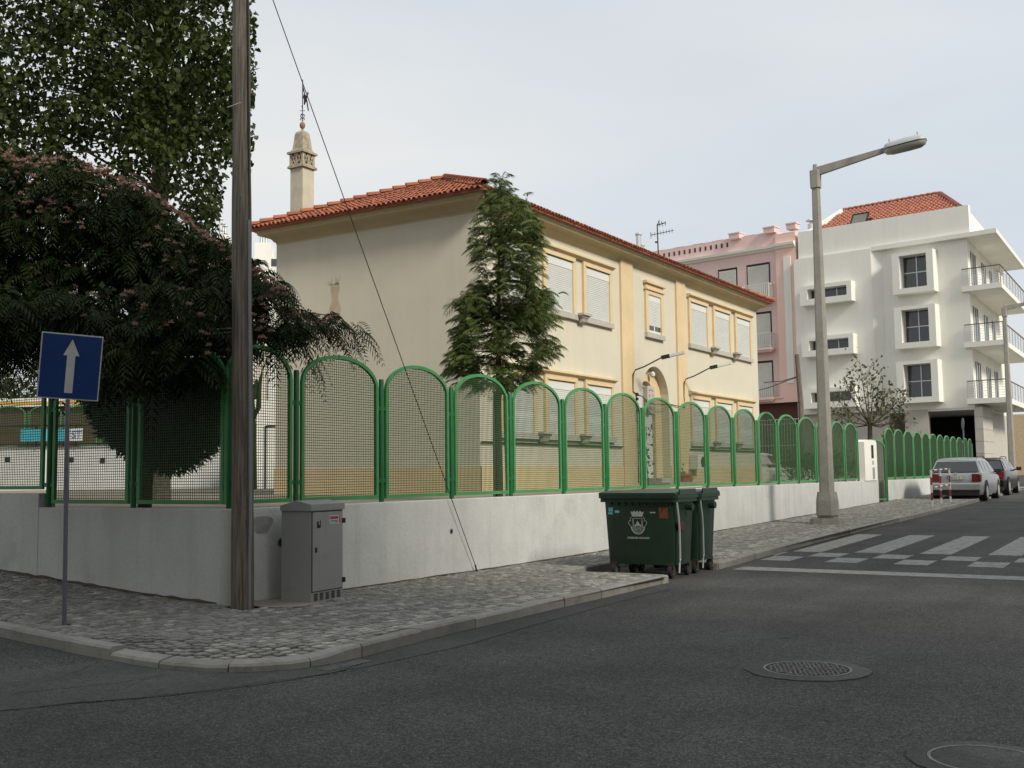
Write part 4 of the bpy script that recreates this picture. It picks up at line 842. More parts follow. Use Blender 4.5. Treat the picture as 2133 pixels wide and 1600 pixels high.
q = MB(); q.tube([(0, 0, 0), (.03, .03, .9), (0, .05, 1.9), (.05, .1, 2.9)], [.085, .08, .075, .06], 9); q.build('trunk', m_bark, alb, smooth=True)
tg = sample(poly, 40, lambda a, b: dn(a, b)+1.6, lambda a, b: dfr(a, b)+.6); limbs(alb, B0, [(0, .1, 1.6), (.05, .1, 2.2), (.05, .1, 2.8)], [c-B0 for c in tg], .05)
q = MB()
for pt_ in [[(600, 640), (650, 652), (700, 660), (738, 690)], [(560, 600), (600, 620), (640, 660)], [(640, 655), (700, 690), (722, 720)], [(700, 690), (704, 720), (704, 733)]]: q.tube([tuple(EYEP+ray(x, y)*14.8-B0) for x, y in pt_], .008, 5)
q.build('branch', m_bark, alb)
# dark round shrub-tree behind the left fence
sz = onz(298, 1010, 1.2)*0+np.array([*(EYEP+ray(300, 1040)*15.9)[:2], YZ]); shr = thing('round_conifer', 'dark rounded conifer on a short leaning trunk behind the left fence', 'tree', tuple(sz)); B0 = sz
poly = [(180, 850), (160, 800), (190, 760), (460, 755), (470, 860), (460, 915), (438, 945), (410, 965), (380, 978), (345, 982), (310, 974), (275, 955), (240, 930), (210, 900)]
P = sample(poly, 9500, 14.9, 17.0); D = (P-(B0+[0, 0, 1.2])); D /= np.linalg.norm(D, axis=1, keepdims=True); D += rng.normal(0, .5, D.shape)
V, F = leaves_rhomb(P-B0, D, .10+.09*rng.random(len(P)), .10); put('crown', np_mesh('crown', V, F, m_dkl), shr)
P = sample([(x+(315-x)*.06, y+(870-y)*.08) for x, y in poly], 5200, 15.1, 16.9); V, F = leaves_rhomb(P-B0, rng.normal(0, 1, P.shape), .08+.07*rng.random(len(P)), .35); put('inner_foliage', np_mesh('inner_foliage', V, F, m_dkl), shr)
a = EYEP+ray(310, 960)*15.9-B0; q = MB(); q.tube([(0, 0, -.1), tuple(a*.5), tuple(a), tuple(a+[.1, 0, .8])], [.11, .095, .085, .06], 9); q.build('trunk', m_bark, shr, smooth=True)
# silk oak by the school corner
SD = 19.6; t0 = EYEP+ray(1040, 1030)*SD; ok = thing('silk_oak_tree', 'slim young silk oak with ferny leaves in front of the school corner', 'tree', (t0[0], t0[1], YZ)); B0 = np.array([t0[0], t0[1], YZ])
poly = [(1040, 365), (1055, 410), (1085, 415), (1110, 445), (1130, 470), (1138, 540), (1125, 600), (1150, 608), (1160, 630), (1140, 660), (1160, 685), (1158, 730), (1135, 750), (1110, 785), (1060, 800), (1000, 790), (940, 790), (930, 745), (940, 690), (950, 655), (965, 615), (1008, 605), (1000, 560), (975, 520), (978, 480), (996, 440), (1010, 400), (1028, 385)]
poly = [(1040+(x-1040)*(.80 if y < 600 else .90), y) for x, y in poly]; Cs = sample(poly, 125, SD-.9, SD+.9)
def oak_leaves(C_, n, r_):
    P = np.repeat(C_, n, 0); c = np.c_[np.full(len(P), B0[0]), np.full(len(P), B0[1]), P[:, 2]-.25]; o = P-c; o /= np.linalg.norm(o, axis=1, keepdims=True)
    D = o*.75+rng.normal(0, .55, P.shape); D[:, 2] = np.abs(D[:, 2])*.8+.25; P = P+rng.normal(0, r_, P.shape)-D*.08; return P-B0, D
P, D = oak_leaves(Cs, 15, .10); V, F = fronds(P, D, .24+.14*rng.random(len(P)), 8, .50, .075, .62, .55); put('crown', np_mesh('crown', V, F, m_silk), ok)
pe = [np.array(p) for p in poly]; E_ = []
for a, b in zip(pe, pe[1:]+pe[:1]):
    for _ in range(max(1, int(np.hypot(*(b-a))/13))): p = a+(b-a)*rng.random(); c = np.array([1040, p[1]+35]); p = p+(c-p)*rng.uniform(.08, .3); E_.append(EYEP+ray(*p)*rng.uniform(SD-.6, SD+.6))
P, D = oak_leaves(np.array(E_), 6, .05); V, F = fronds(P, D, .26+.12*rng.random(len(P)), 9, .48, .06, .7, .55); put('leaf_spray', np_mesh('leaf_spray', V, F, m_silk), ok, kind='stuff')
tip = EYEP+ray(1040, 398)*SD-B0; q = MB(); q.tube([(0, 0, -.05), (.0, 0, 1.6), tuple(np.array([tip[0]*.4, tip[1]*.4, 3.2])), tuple(tip)], [.07, .06, .04, .008], 8); q.build('trunk', m_bark, ok, smooth=True)
limbs(ok, B0, [(tip[0]*t, tip[1]*t, z) for t, z in [(.1, 1.7), (.15, 2.1), (.3, 2.7), (.5, 3.4), (.6, 4.0), (.75, 4.6)]], [c-B0 for c in Cs[:110]], .016)
for dx in (-.09, .14):
    q = MB(); q.tube([(dx*RT[0], dx*RT[1], 0), (dx*RT[0]*.8, dx*RT[1]*.8, 2.0)], .025, 7); q.build('stake', m_wood, ok)
# sparse tree by the gate (beyond the fence)
t0 = EYEP+ray(1812, 960)*48; spt = thing('bare_tree', 'small sparse tree with thin olive leaves in front of the white apartment block', 'tree', (t0[0], t0[1], YZ-.2)); B0 = np.array([t0[0], t0[1], YZ-.2])
q = MB(); tips = []
forkp = EYEP+ray(1812, 885)*48-B0; q.tube([(0, 0, 0), tuple(forkp)], [.14, .10], 8)
for x, y in [(1790, 752), (1757, 795), (1775, 800), (1740, 830), (1820, 790), (1835, 820), (1850, 815), (1865, 835), (1880, 845), (1875, 870), (1735, 860), (1805, 780), (1748, 880), (1860, 880), (1885, 820)]:
    e = EYEP+ray(x, y)*rng.uniform(46.6, 49.4)-B0; md = forkp*.55+e*.45+np.array([0, 0, -.15]); q.tube([tuple(forkp), tuple(md), tuple(e)], [.04, .024, .008], 5)
    for _ in range(7):
        t = rng.uniform(.45, 1); s0 = forkp*(1-t)+e*t+np.array([0, 0, -.1*math.sin(t*3)]); s1 = s0+rng.normal(0, .38, 3)+np.array([0, 0, .25]); q.tube([tuple(s0), tuple(s1)], [.012, .005], 4); tips.append(s1)
    tips.append(e)
q.build('trunk', m_bark, spt, smooth=True)
tips = np.array(tips); P = np.repeat(tips, 6, 0)+rng.normal(0, .17, (len(tips)*6, 3)); V, F = leaves_rhomb(P, rng.normal(0, 1, P.shape)+[0, 0, -.4], .13+.1*rng.random(len(P)), .3); put('crown', np_mesh('crown', V, F, m_sparse), spt)

# ================================================================== wooden pole, guy wire
pb = np.array([9.06, 9.30, 0.]); pl = thing('utility_pole', 'weathered brown wooden utility pole at the wall corner beside the grey cabinet', 'utility pole', tuple(pb))
q = MB(); n = 16; zs = np.linspace(-.05, 9.2, 22); q.tube([(.0+.01*math.sin(z*1.1), .018*z+.012*math.sin(z*.8+1), z) for z in zs], [.132-.0042*z+.004*math.sin(z*3.1) for z in zs], n); q.build('pole_shaft', m_wood, pl, smooth=True)
q = MB(); q.tube([(-.02, -.145+.018*z+(.02 if z < 1 else 0), z) for z in np.linspace(0, 4.55, 10)], .018, 6); q.build('cable_conduit', M('pale_conduit', (.22, .22, .25), .5, .1, 5), pl, smooth=True)
q = MB(); q.tube([(-.0, -.12+.0175*z, z) for z in np.linspace(4.5, 9.2, 8)], .012, 6); q.build('black_cable', m_black, pl)
q = MB(); q.tube([(.0, .16+.05, 3.28), (.0, .60, 3.30)], .006, 5); q.tube([(.0, .16, 3.24), (.0, .5, 3.235), (.0, .6, 3.3)], .006, 5); q.tube([(-.13, -.12+.1, 5.95), (-.132, .1, 5.94), (-.12, .21, 5.94)], .006, 5); q.build('bracket_wire', m_alu, pl)
gw = thing('guy_wire', 'thin steel guy wire slanting from the wooden pole down to the wall foot', 'wire', (14.25, WY-.06, 0))
top = EYEP+ray(523, -12)*(np.linalg.norm(pb[:2]-0)/np.linalg.norm(ray(523, -12)[:2])*1.0); top = np.array([9.06, 9.36, 8.25])
q = MB(); q.tube([(0, 0, 0), tuple(top-np.array([14.25, WY-.06, 0]))], .0065, 6); q.build('wire', m_wire_s, gw)
q = MB(); q.tube([(.0, -.0, -.05), (-.06, 0, .10)], .014, 6); q.build('anchor', m_iron, gw)
# ================================================================== traffic sign
sgp = np.array(G(134, 1299)); z0 = sgp[2]; sg_ = thing('one_way_sign', 'square blue one-way sign with white arrow on a grey post', 'traffic sign', tuple(sgp), 0)
sg_.rotation_euler = (0, R_(.0), 0)
topx = onX(141, 833, sgp[0]); q = MB(); tz = topx[2]-z0; lean = topx[1]-sgp[1]
q.tube([(0, 0, -.1), (0, lean, tz), (0, lean*1.25, tz+.55)], .0235, 10); q.build('post', m_galv, sg_, smooth=True)
cor = [EYEP+ray(x, y)*d for (x, y), d in zip([(84, 690), (212, 703), (208, 835), (79, 828)], [10.62, 10.86, 10.90, 10.66])]; cen = sum(cor)/4
xx = Vector((cor[1]-cor[0]+cor[2]-cor[3])).normalized(); zz_ = Vector((cor[0]-cor[3]+cor[1]-cor[2])); zz_ = (zz_-xx*zz_.dot(xx)).normalized(); yy_ = zz_.cross(xx)
plate = put('sign_panel', None, sg_); wS = ((Vector(cor[1]-cor[0])).length+(Vector(cor[2]-cor[3])).length)/4; hS = (Vector(cor[0]-cor[3])).length/2
q = MB(); q.box(-wS, wS, -.004, .018, -hS, hS, 0); q2 = MB(); q2.box(-wS+.012, wS-.012, -.0075, -.0045, -hS+.012, hS-.012)
plate.matrix_local = Matrix.Translation(Vector(cen-sgp)) @ Matrix(((xx.x, yy_.x, zz_.x), (xx.y, yy_.y, zz_.y), (xx.z, yy_.z, zz_.z))).to_4x4()
q.build('white_border', m_signw, plate); q2.build('blue_face', m_blue, plate)
k_ = hS/.5; ar = [(-.058, -.40), (.058, -.40), (.058, .17), (.115, .17), (0, .42), (-.115, .17), (-.058, .17)]
q = MB(); q.prism([(x*k_, z*k_) for x, z in ar], -.0105, -.0078, ax='y'); q.build('arrow', m_signw, plate)
q = MB(); q.box(-.05, .05, .018, .05, -.2, -.15); q.box(-.05, .05, .018, .05, .15, .2); q.build('clamp', m_galv, plate)
# ================================================================== cabinet
cab = thing('utility_cabinet', 'grey metal street utility cabinet with locked door against the white wall', 'cabinet', (9.75, 8.89, 0), R_(5))
CW, CD, CH = .64, .44, 1.10
q = MB(); q.box(0, CW, 0, CD, -.03, CH); body = q.build('body', m_cab, cab)
q = MB(); q.prism([(-.02, CH), (CD+.01, CH), (CD+.01, CH+.06), (CD/2, CH+.12), (-.02, CH+.075)], -.02, CW+.015, ax='x'); q.build('sloped_lid', m_cab, cab)
q = MB(); q.box(.02, CW-.02, -.014, -.001, .14, CH-.02); dr = q.build('door', m_cab, cab)
q = MB(); q.box(.01, CW-.01, -.004, .002, .13, CH-.012); q.build('door_gap', m_crack, cab)
q = MB(); q.box(.065, .095, -.022, -.014, .60, .66); q.build('lock', m_iron, dr)
for z in (.23, .96): q = MB(); q.box(CW-.03, CW+.02, -.03, .0, z-.03, z+.03); q.build('hinge', m_black, dr)
q = MB(); q.box(.35, .56, -.0165, -.014, .93, 1.03); st_ = q.build('warning_label', m_rwhite, dr)
q = MB(); q.box(.36, .52, -.018, -.0168, .985, 1.02); q.box(.535, .555, -.018, -.0168, .935, 1.028); q.build('red_print', M('red_print', (.35, .05, .04), .6), st_)
for r_ in range(2): q = MB(); q.box(.365, .52, -.018, -.0168, .945+r_*.018, .953+r_*.018); q.build('print_line', m_iron, st_)
q = MB(); q.prism([(.10, .97), (.125, .97), (.135, .92), (.15, .92), (.155, .97), (.17, .985), (.17, .89), (.10, .89)], -.0165, -.014, ax='y'); q.build('black_sticker', m_crack, dr)
for c in range(5):
    for r_ in range(4): q = MB(); q.prism([(0, .035+r_*.022), (-.008, .030+r_*.022), (0, .045+r_*.022)], .06+c*.115, .13+c*.115, ax='x'); q.build('vent_slot', m_crack if r_ % 1 else m_iron, cab)
# ================================================================== lamp posts
def lamp_post(base, label, h=9.35, s=1., arm_rot=-math.pi/2, plinth=True):
    t = thing('street_lamp', label, 'street lamp', tuple(base)); 
    if plinth:
        q = MB(); pz_ = []; 
        for k in range(14): a = 2*math.pi*k/14; r = random.uniform(.48, .60); pz_.append((r*math.cos(a), r*math.sin(a)*.85))
        q.prism(pz_, -.05, .14, top=[(x*.9, y*.9) for x, y in pz_]); q.build('concrete_pad', m_cem, t)
    q = MB(); q.prism([(-.20, -.20), (.20, -.20), (.20, .20), (-.20, .20)], .14, .22, top=[(-.22, -.22), (.22, -.22), (.22, .22), (-.22, .22)], mi=0)
    def oct_(r): c = r*.35; return [(-r+c, -r), (r-c, -r), (r, -r+c), (r, r-c), (r-c, r), (-r+c, r), (-r, r-c), (-r, -r+c)]
    q.prism(oct_(.255), .22, .60, top=oct_(.245)); q.prism(oct_(.245), .60, .82, top=oct_(.215)); q.build('base_sleeve', m_conc, t)
    q = MB(); q.prism(oct_(.168), .82, h-.55, top=oct_(.093)); q.build('column', m_conc, t)
    q = MB(); q.prism(oct_(.125), h-.62, h-.15, top=oct_(.13)); q.prism(oct_(.06), h-.15, h+.02, top=oct_(.05)); q.build('collar', m_conc, t)
    ar_ = put('arm_assembly', None, t, (0, 0, h-.13)); ar_.rotation_euler = (0, 0, arm_rot)
    q = MB(); q.prism([(.05, -.16), (.05, .07), (1.85, .30), (1.85, .18)], -.05, .05, ax='y'); q.build('arm', m_conc, ar_)
    q = MB(); hd = []; Ln = 1.02
    a = Vector((1.80, 0, .23)); d = Vector((1, 0, .10)).normalized(); u = Vector((-d.z, 0, d.x)); side = Vector((0, 1, 0))
    secs = [(0, .10, .09), (.05, .15, .15), (.20, .19, .19), (.6, .20, .20), (.88, .19, .19), (1.0, .13, .13), (1.04, .05, .05)]
    def cap(q, sg, sc=1., base_=0.):
        V = []
        for x, w_, h_ in secs:
            for k in range(9): th = math.pi*k/8; V.append(a+d*x+side*w_*math.cos(th)+u*(sg*h_*math.sin(th)*sc+base_))
        q.add(V, [(i*9+k, i*9+k+1, (i+1)*9+k+1, (i+1)*9+k) for i in range(len(secs)-1) for k in range(8)])
    cap(q, 1, .9, .012); q.add([a+d*x+side*w_*s_*1.02+u*.012 for x, w_, h_ in secs for s_ in (1, -1)], [(2*i, 2*i+1, 2*i+3, 2*i+2) for i in range(len(secs)-1)]); q.build('lamp_housing', m_lamp, ar_, smooth=True)
    q = MB(); cap(q, -1, .85, -.004); q.build('lamp_bowl', m_lens, ar_, smooth=True)
    q = MB()
    for sd in (1, -1): q.tube([a+d*x+side*w_*sd for x, w_, h_ in secs], .012, 5)
    q.bar(a+d*.15+u*.19, a+d*.15+u*.27, .015); q.bar(a+d*.85+u*.19, a+d*.85+u*.26, .015); q.build('rim', m_black, ar_)
    return t
lb = G(1717, 1092); lamp_post((lb[0]+.35, lb[1]+.0, lb[2]), 'tall concrete street lamp on the pavement, arm reaching over the road', h=9.5)
# scale check of top is done from the measured pixel height
lb2 = EYEP+ray(2108, 960)*56; l2 = lamp_post((lb2[0], lb2[1], float(gz(lb2[0], 0))), 'farther concrete street lamp in front of the balconies at right edge', h=9.5, plinth=False)
# ================================================================== bins
def bin_(x0, label):
    t = thing('waste_container', label, 'waste container', (x0, 6.66, -.12), 0, 'wheeled waste containers in the kerb bay')
    d, wd = .84, 1.22; zb, zt = .20, 1.27
    def rr(x0_, x1_, y0_, y1_, c): return [(x0_+c, y0_), (x1_-c, y0_), (x1_-c*.3, y0_+c*.3), (x1_, y0_+c), (x1_, y1_-c), (x1_-c*.3, y1_-c*.3), (x1_-c, y1_), (x0_+c, y1_), (x0_+c*.3, y1_-c*.3), (x0_, y1_-c), (x0_, y0_+c), (x0_+c*.3, y0_+c*.3)]
    q = MB(); q.prism(rr(.07, d-.07, .05, wd-.02, .09), zb, zt, top=rr(0, d, 0, wd+.02, .09)); q.build('body', m_bin, t, smooth=True)
    q = MB(); q.prism(rr(-.03, d+.03, -.04, wd+.07, .07), zt-.10, zt-.04); q.prism(rr(-.05, d+.05, -.06, wd+.09, .07), zt-.04, zt+.02)
    for k in range(9): q.box(-.02, .0, .12+k*.12, .135+k*.12, zt-.16, zt-.10)
    q.build('rim', m_bin, t)
    q = MB(); n = 8
    pr_ = [(-.05, zt+.02), (-.05, zt+.045), (.02, zt+.055), (d*.3, zt+.075), (d*.6, zt+.08), (d*.9, zt+.065), (d+.04, zt+.04), (d+.04, zt+.02)]
    q.prism([(x, z) for x, z in pr_], -.03, wd+.06, ax='y'); q.build('lid', m_lid, t)
    q = MB(); q.box(.1, d-.1, -.05, -.03, zt+.02, zt+.10); q.build('lid_handle', m_lid, t)
    q = MB(); q.lathe([(.0, 0), (.055, 0), (.055, .11), (.0, .11)], n=12); tr = q.build('lifting_trunnion', m_bin, t, loc=(d/2, -.02, zt-.18)); tr.rotation_euler = (math.pi/2, 0, 0)
    q = MB(); q.tube([(.02, -.03, zt-.10), (.06, -.04, zt-.35), (.09, -.035, .72), (.10, -.03, .30), (.02, -.06, .25)], .016, 6); q.tube([(.03, -.05, .26), (-.02, -.06, .10)], .014, 6); q.build('brake_lever', m_alu, t)
    for wx, wy in ((.10, .12), (.10, wd-.14), (d-.10, .12), (d-.10, wd-.14)):
        wl = put('caster', None, t, (wx, wy, 0)); q = MB(); q.tube([(0, -.028, .10), (0, .028, .10)], .10, 16); q.build('tyre', m_black, wl)
        q = MB(); q.tube([(0, -.034, .10), (0, .034, .10)], .05, 10); q.build('hub', m_galv, wl); q = MB(); q.box(-.03, .03, -.045, -.036, .08, .22); q.box(-.03, .03, .036, .045, .08, .22); q.box(-.04, .04, -.045, .045, .20, .225); q.build('fork', m_fork, wl)
    return t, d, wd
b1, bd, bwid = bin_(15.45, 'dark green wheeled waste container with white crest and cyan stickers, nearest bin'); b2, _, _ = bin_(16.40, 'second green waste container standing behind the crested one')
# flat prints on the face (x = about 0.03 at mid height); face leans slightly
def onface(y, z): return -.004+.07*(1.20-z)/1.0
fl = put('printed_crest', None, b1, (0, 0, 0)); lean_ = math.atan(.07/1.0)
fl.rotation_euler = (0, -0, 0); fl.matrix_local = Matrix.Translation((.07*.45/1.07-.003, .64, .82)) @ Matrix.Rotation(-math.pi/2, 4, 'Z') @ Matrix.Rotation(lean_, 4, 'X')
def pr_ribbon(path, wd=.008, closed=False, y=-.004):
    q = MB(); P = list(path)+([path[0]] if closed else []); ribbon(q, P, wd, .002, y); return q
cr_ = MB()
def addq(a, b): a.add(b.v, b.f)
addq(cr_, pr_ribbon([(.095*math.cos(a) if False else x, z) for x, z in [(-.085, .10), (-.085, -.03), (-.07, -.075), (-.035, -.11), (0, -.12), (.035, -.11), (.07, -.075), (.085, -.03), (.085, .10), (-.085, .10)]], .008))
addq(cr_, pr_ribbon([(x*.8, z*.8) for x, z in [(-.085, .10), (-.085, -.03), (-.07, -.075), (-.035, -.11), (0, -.12), (.035, -.11), (.07, -.075), (.085, -.03), (.085, .10)]], .004))
# mural crown
crn = [(-.085, .125), (.085, .125), (.115, .205), (.095, .20), (.09, .19), (.08, .185), (.075, .20), (.05, .215), (.04, .215), (.035, .195), (.015, .195), (.012, .215), (-.012, .215), (-.015, .195), (-.035, .195), (-.04, .215), (-.05, .215), (-.075, .20), (-.08, .185), (-.09, .19), (-.095, .20), (-.115, .205)]
cr_.prism(crn, -.004, -.002, ax='y')
q_ = pr_ribbon([(.125*math.cos(a), -.02+.135*math.sin(a)) for a in np.linspace(math.pi*1.03, math.pi*1.97, 20)], .028); addq(cr_, q_)
for s in (-1, 1):
    addq(cr_, pr_ribbon([(s*.10, .12), (s*.118, .09), (s*.11, .05), (s*.14, .06), (s*.155, .03), (s*.14, .0), (s*.12, -.02)][::s], .008))
cr_.prism([(0, .06), (.02, .03), (.035, .0), (0, -.03), (-.035, 0), (-.02, .03)], -.004, -.002, ax='y')
for z in (-.05, -.065, -.08): cr_.box(-.05, .05, -.004, -.002, z, z+.006)
cr_.box(-.055, -.03, -.004, -.002, -.035, .0); cr_.box(.03, .055, -.004, -.002, -.035, .0)
cr_.build('crest_print', m_print, fl)
text('UTILIZE-ME COM SACO', .036, fl, (0, -.003, -.22), (math.pi/2, 0, 0), m_print, 'crest_lettering', .0008, bold=.002)
ltr = 'VILA E MUNICIPIO'
for i, c in enumerate(ltr):
    a = math.pi*1.10+(math.pi*.80)*i/(len(ltr)-1)
    if c != ' ': text(c, .022, fl, (.112*math.cos(a), -.0048, -.02+.122*math.sin(a)-.006), (math.pi/2, -(a-math.pi*1.5), 0), m_bin, 'ribbon_letter', .0006)
def decal(y0, y1, z0, z1, mat, name):
    q = MB(); V = []
    for y, z in ((y0, z0), (y1, z0), (y1, z1), (y0, z1)): V.append((.07*(1.27-z)/1.07-.0035, y, z))
    q.add(V, [(3, 2, 1, 0)]); q.build(name, mat, b1)
decal(1.06, 1.14, 1.02, 1.085, m_cyan, 'sticker'); decal(1.065, 1.145, .975, 1.01, m_cyan, 'sticker'); decal(.95, 1.03, 1.0, 1.04, m_cyan, 'sticker')
decal(.12, .27, .92, 1.09, m_rust, 'rusty_panel'); decal(.33, .42, 1.0, 1.02, m_print, 'scratch')
q = MB(); q.box(.10, .34, -.018, -.0, .74, .86); q.build('reflector_panel', M('dark_red', (.05, .01, .01), .5), b1)
# ================================================================== red and white barrier
ba = thing('tube_barrier', 'red and white tubular barrier on the pavement edge by the silver car', 'barrier', (38.3, 7.15, float(gz(38.3, 7))))
def banded(q, a, b, n_, r=.035, start=0):
    a = Vector(a); b = Vector(b)
    for k in range(n_): q.tube([a.lerp(b, k/n_), a.lerp(b, (k+1)/n_)], r, 8, (k+start) % 2)
bp_ = [(0, 0), (1.0, -.12), (2.0, -.20)]
pos_ = [np.array(G(x, y))-np.array([38.3, 7.15, float(gz(38.3, 7))]) for x, y in ((1942, 1055), (1961, 1049), (1980, 1046))]
for p in pos_:
    q = MB(); banded(q, (p[0], p[1], p[2]-.05), (p[0], p[1], p[2]+1.22), 5, .034, 1); q.build('post', [m_red, m_rwhite], ba)
for z in (.62, 1.2):
    q = MB(); banded(q, (pos_[0][0], pos_[0][1], pos_[0][2]+z), (pos_[2][0], pos_[2][1], pos_[2][2]+z), 7, .028); q.build('rail', [m_red, m_rwhite], ba)
# ================================================================== cars
def car(loc, label, paint, L_=4.6, W_=1.76, Hh=1.50, wagon=True, plate=True, rz=0.):
    t = thing('parked_car', label, 'car', loc, rz, 'cars parked along the kerb')
    w2 = W_/2
    # x forward (away), y left, z up; rear at x=0
    def sec(x, zs, ws): return [(x, y, z) for z, y in zip(zs, ws)]
    zb = .22; belt = .92
    st_x = [0.02, .06, .16, .5, 1.2, 2.6, 3.4, 4.1, 4.45, L_-.0]
    low = [.32, .24, .22, .22, .22, .22, .22, .22, .26, .34]; bel = [.88, .95, .97, .98, .97, .93, .90, .84, .76, .60]; wm_ = [.80, .86, .91, .96, 1., 1., 1., .97, .90, .74]
    q = MB(); V = []
    for x, lo, be, wf in zip(st_x, low, bel, wm_):
        w_ = w2*wf; V += [(x, -w_*.93, lo), (x, -w_, lo+.14), (x, -w_*1.0, .62), (x, -w_*.965, be), (x, -w_*.85, be+.015), (x, w_*.85, be+.015), (x, w_*.965, be), (x, w_*1.0, .62), (x, w_, lo+.14), (x, w_*.93, lo)]
    n = 10; q.add(V, [(i*n+k, i*n+(k+1) % n, (i+1)*n+(k+1) % n, (i+1)*n+k) for i in range(len(st_x)-1) for k in range(n)]+[tuple(range(n-1, -1, -1)), tuple((len(st_x)-1)*n+k for k in range(n))])
    q.build('body', paint, t, smooth=True)
    # greenhouse
    rx = [.10, .42, .62, 1.5, 2.3, 2.75, 3.35] if wagon else [.05, .45, .8, 1.5, 2.3, 2.7, 3.2]
    rz_ = [.95, Hh-.10, Hh-.03, Hh, Hh-.03, Hh-.14, .93]
    q = MB(); V = []
    for x, z in zip(rx, rz_):
        k = (z-.93)/(Hh-.93); wt = w2*(.945-.24*k); V += [(x, -wt, z-.03*(k > .3)), (x, -wt*.90, z), (x, 0, z+.012), (x, wt*.90, z), (x, wt, z-.03*(k > .3))]
    q.add(V, [(i*5+k, i*5+k+1, (i+1)*5+k+1, (i+1)*5+k) for i in range(1, len(rx)-2) for k in range(4)]); rf = q.build('roof', paint, t, smooth=True)
    def side(y_s):
        q = MB(); V = []
        for x, z in zip(rx, rz_): k = (z-.93)/(Hh-.93); wt = w2*(.945-.24*k); V += [(x, y_s*wt*1.0, z-.03*(k > .3)), (x, y_s*w2*.945, .94)]
        q.add(V, [(2*i, 2*i+1, 2*i+3, 2*i+2)[::int(y_s)] for i in range(len(rx)-1)]); return q
    for s in (-1, 1):
        side(s).build('pillar_panel', paint, t)
        q = MB()
        for xa, xb in ((.62, 1.28), (1.38, 2.08), (2.18, 3.0)):
            V = []
            for x, top_ in ((xa, 1), (xb, 1), (xb, 0), (xa, 0)):
                zt = min(float(np.interp(x, rx, rz_))-.085, Hh-.09); z = zt if top_ else 1.0; k = (z-.93)/(Hh-.93); 
                V.append((x+(.06 if top_ and xa < 1 else 0), s*(w2*(.945-.24*k)+.008), z))
            q.add(V, [(0, 1, 2, 3)])
        q.build('side_window', m_glass, t)
    # rear glass
    q = MB(); g = []
    for x, z, e in ((.10, 1.0, .012), (.385, Hh-.14, .012)):
        k = (z-.93)/(Hh-.93); wt = w2*(.945-.24*k)*.93; g += [(x-e+(-.01), -wt, z), (x-e-.01, wt, z)]
    q.add(g, [(0, 1, 3, 2)]); q.build('rear_window', m_glass, t)
    q = MB(); V = []
    for x, z in ((.09, .94), (.42, Hh-.10)):
        k = (z-.93)/(Hh-.93); wt = w2*(.945-.24*k); V += [(x, -wt, z), (x, wt, z)]
    q.add(V, [(0, 1, 3, 2)]); q.build('tailgate', paint, t)
    q = MB(); V = []
    for x, z in ((3.35, .94), (2.78, Hh-.13)):
        k = (z-.93)/(Hh-.93); wt = w2*(.945-.24*k)*.93; V += [(x+.01, -wt, z), (x+.01, wt, z)]
    q.add(V, [(0, 1, 3, 2)]); q.build('windscreen', m_glass, t)
    # lights, bumper, plate
    for s in (-1, 1):
        q = MB(); y0, y1 = s*w2*.60, s*w2*.86; q.prism([(min(y0, y1), .66), (max(y0, y1), .66), (max(y0, y1)*1.0, .93), (min(y0, y1), .93)], -.012, .10, ax='x'); q.build('tail_light', m_tail, t)
        q = MB(); ya, yb = sorted((s*w2*.84, s*w2*.915)); q.box(.03, .30, ya, yb, .66, .90); q.build('tail_light', m_tail, t)
        q = MB(); q.tube([(.7, s*w2*.68, Hh+.0), (1.0, s*w2*.70, Hh+.045), (2.2, s*w2*.70, Hh+.04), (2.45, s*w2*.68, Hh-.03)], .014, 5); q.build('roof_rail', m_black, t)
        q = MB(); q.tube([(2.95, s*w2*.93, .98), (2.95, s*(w2+.10), 1.02)], .03, 6); q.box(2.9, 3.0, min(s*(w2+.02), s*(w2+.2)), max(s*(w2+.02), s*(w2+.2)), .95, 1.09); q.build('wing_mirror', m_black, t)
    q = MB(); q.prism([(.0, .36), (-.06, .40), (-.07, .58), (-.02, .63), (.1, .63), (.1, .36)], -w2*.88, w2*.88, ax='y')
    q.f; q.build('bumper', paint, t); q = MB(); q.box(-.02, .3, -w2*.85, w2*.85, .20, .36); q.build('lower_valance', m_black, t)
    if plate:
        q = MB(); q.box(-.022, -.0, -.27, .27, .75, .87); pn = q.build('number_plate', m_plate, t); q = MB(); q.box(-.024, -.022, .225, .27, .75, .87); q.build('blue_band', m_bluepl, pn); q = MB(); q.box(-.024, -.022, -.27, -.23, .75, .87); q.build('yellow_band', m_yell, pn)
        text('08-23-SI', .10, pn, (-.0235, 0, .775), (math.pi/2, 0, -math.pi/2), m_black, 'plate_lettering', .0006)
        q = MB(); q.lathe([(.0, 0), (.05, 0), (.045, .012), (0, .012)], n=14); o = q.build('badge', m_alu, t, loc=(-.005, 0, .935)); o.rotation_euler = (0, -math.pi/2, 0)
    q = MB(); q.tube([(.55, 0, Hh-.02), (.35, 0, Hh+.18)], .006, 4); q.build('aerial', m_black, t)
    for x, s in ((.86, -1), (.86, 1), (3.55, -1), (3.55, 1)):
        wl = put('wheel', None, t, (x, s*(w2-.10), .315)); q = MB(); q.tube([(0, -.10, 0), (0, .10, 0)], .315, 20, 0, True); q.build('tyre', m_black, wl)
        q = MB(); q.tube([(0, -.108, 0), (0, .108, 0)], .20, 14); q.build('rim', m_alu, wl)
        q = MB(); q.tube([(0, -.085-.0, 0), (0, .104, 0)], .37, 20) if False else q.prism([(.37*math.cos(a), .37*math.sin(a)+.03) for a in np.linspace(0, math.pi, 12)], s*.090-.012, s*.090+.012, ax='y'); q.build('wheel_arch', m_black, wl)
    return t
c1 = G(2057, 1043, -.12); print('car', c1)
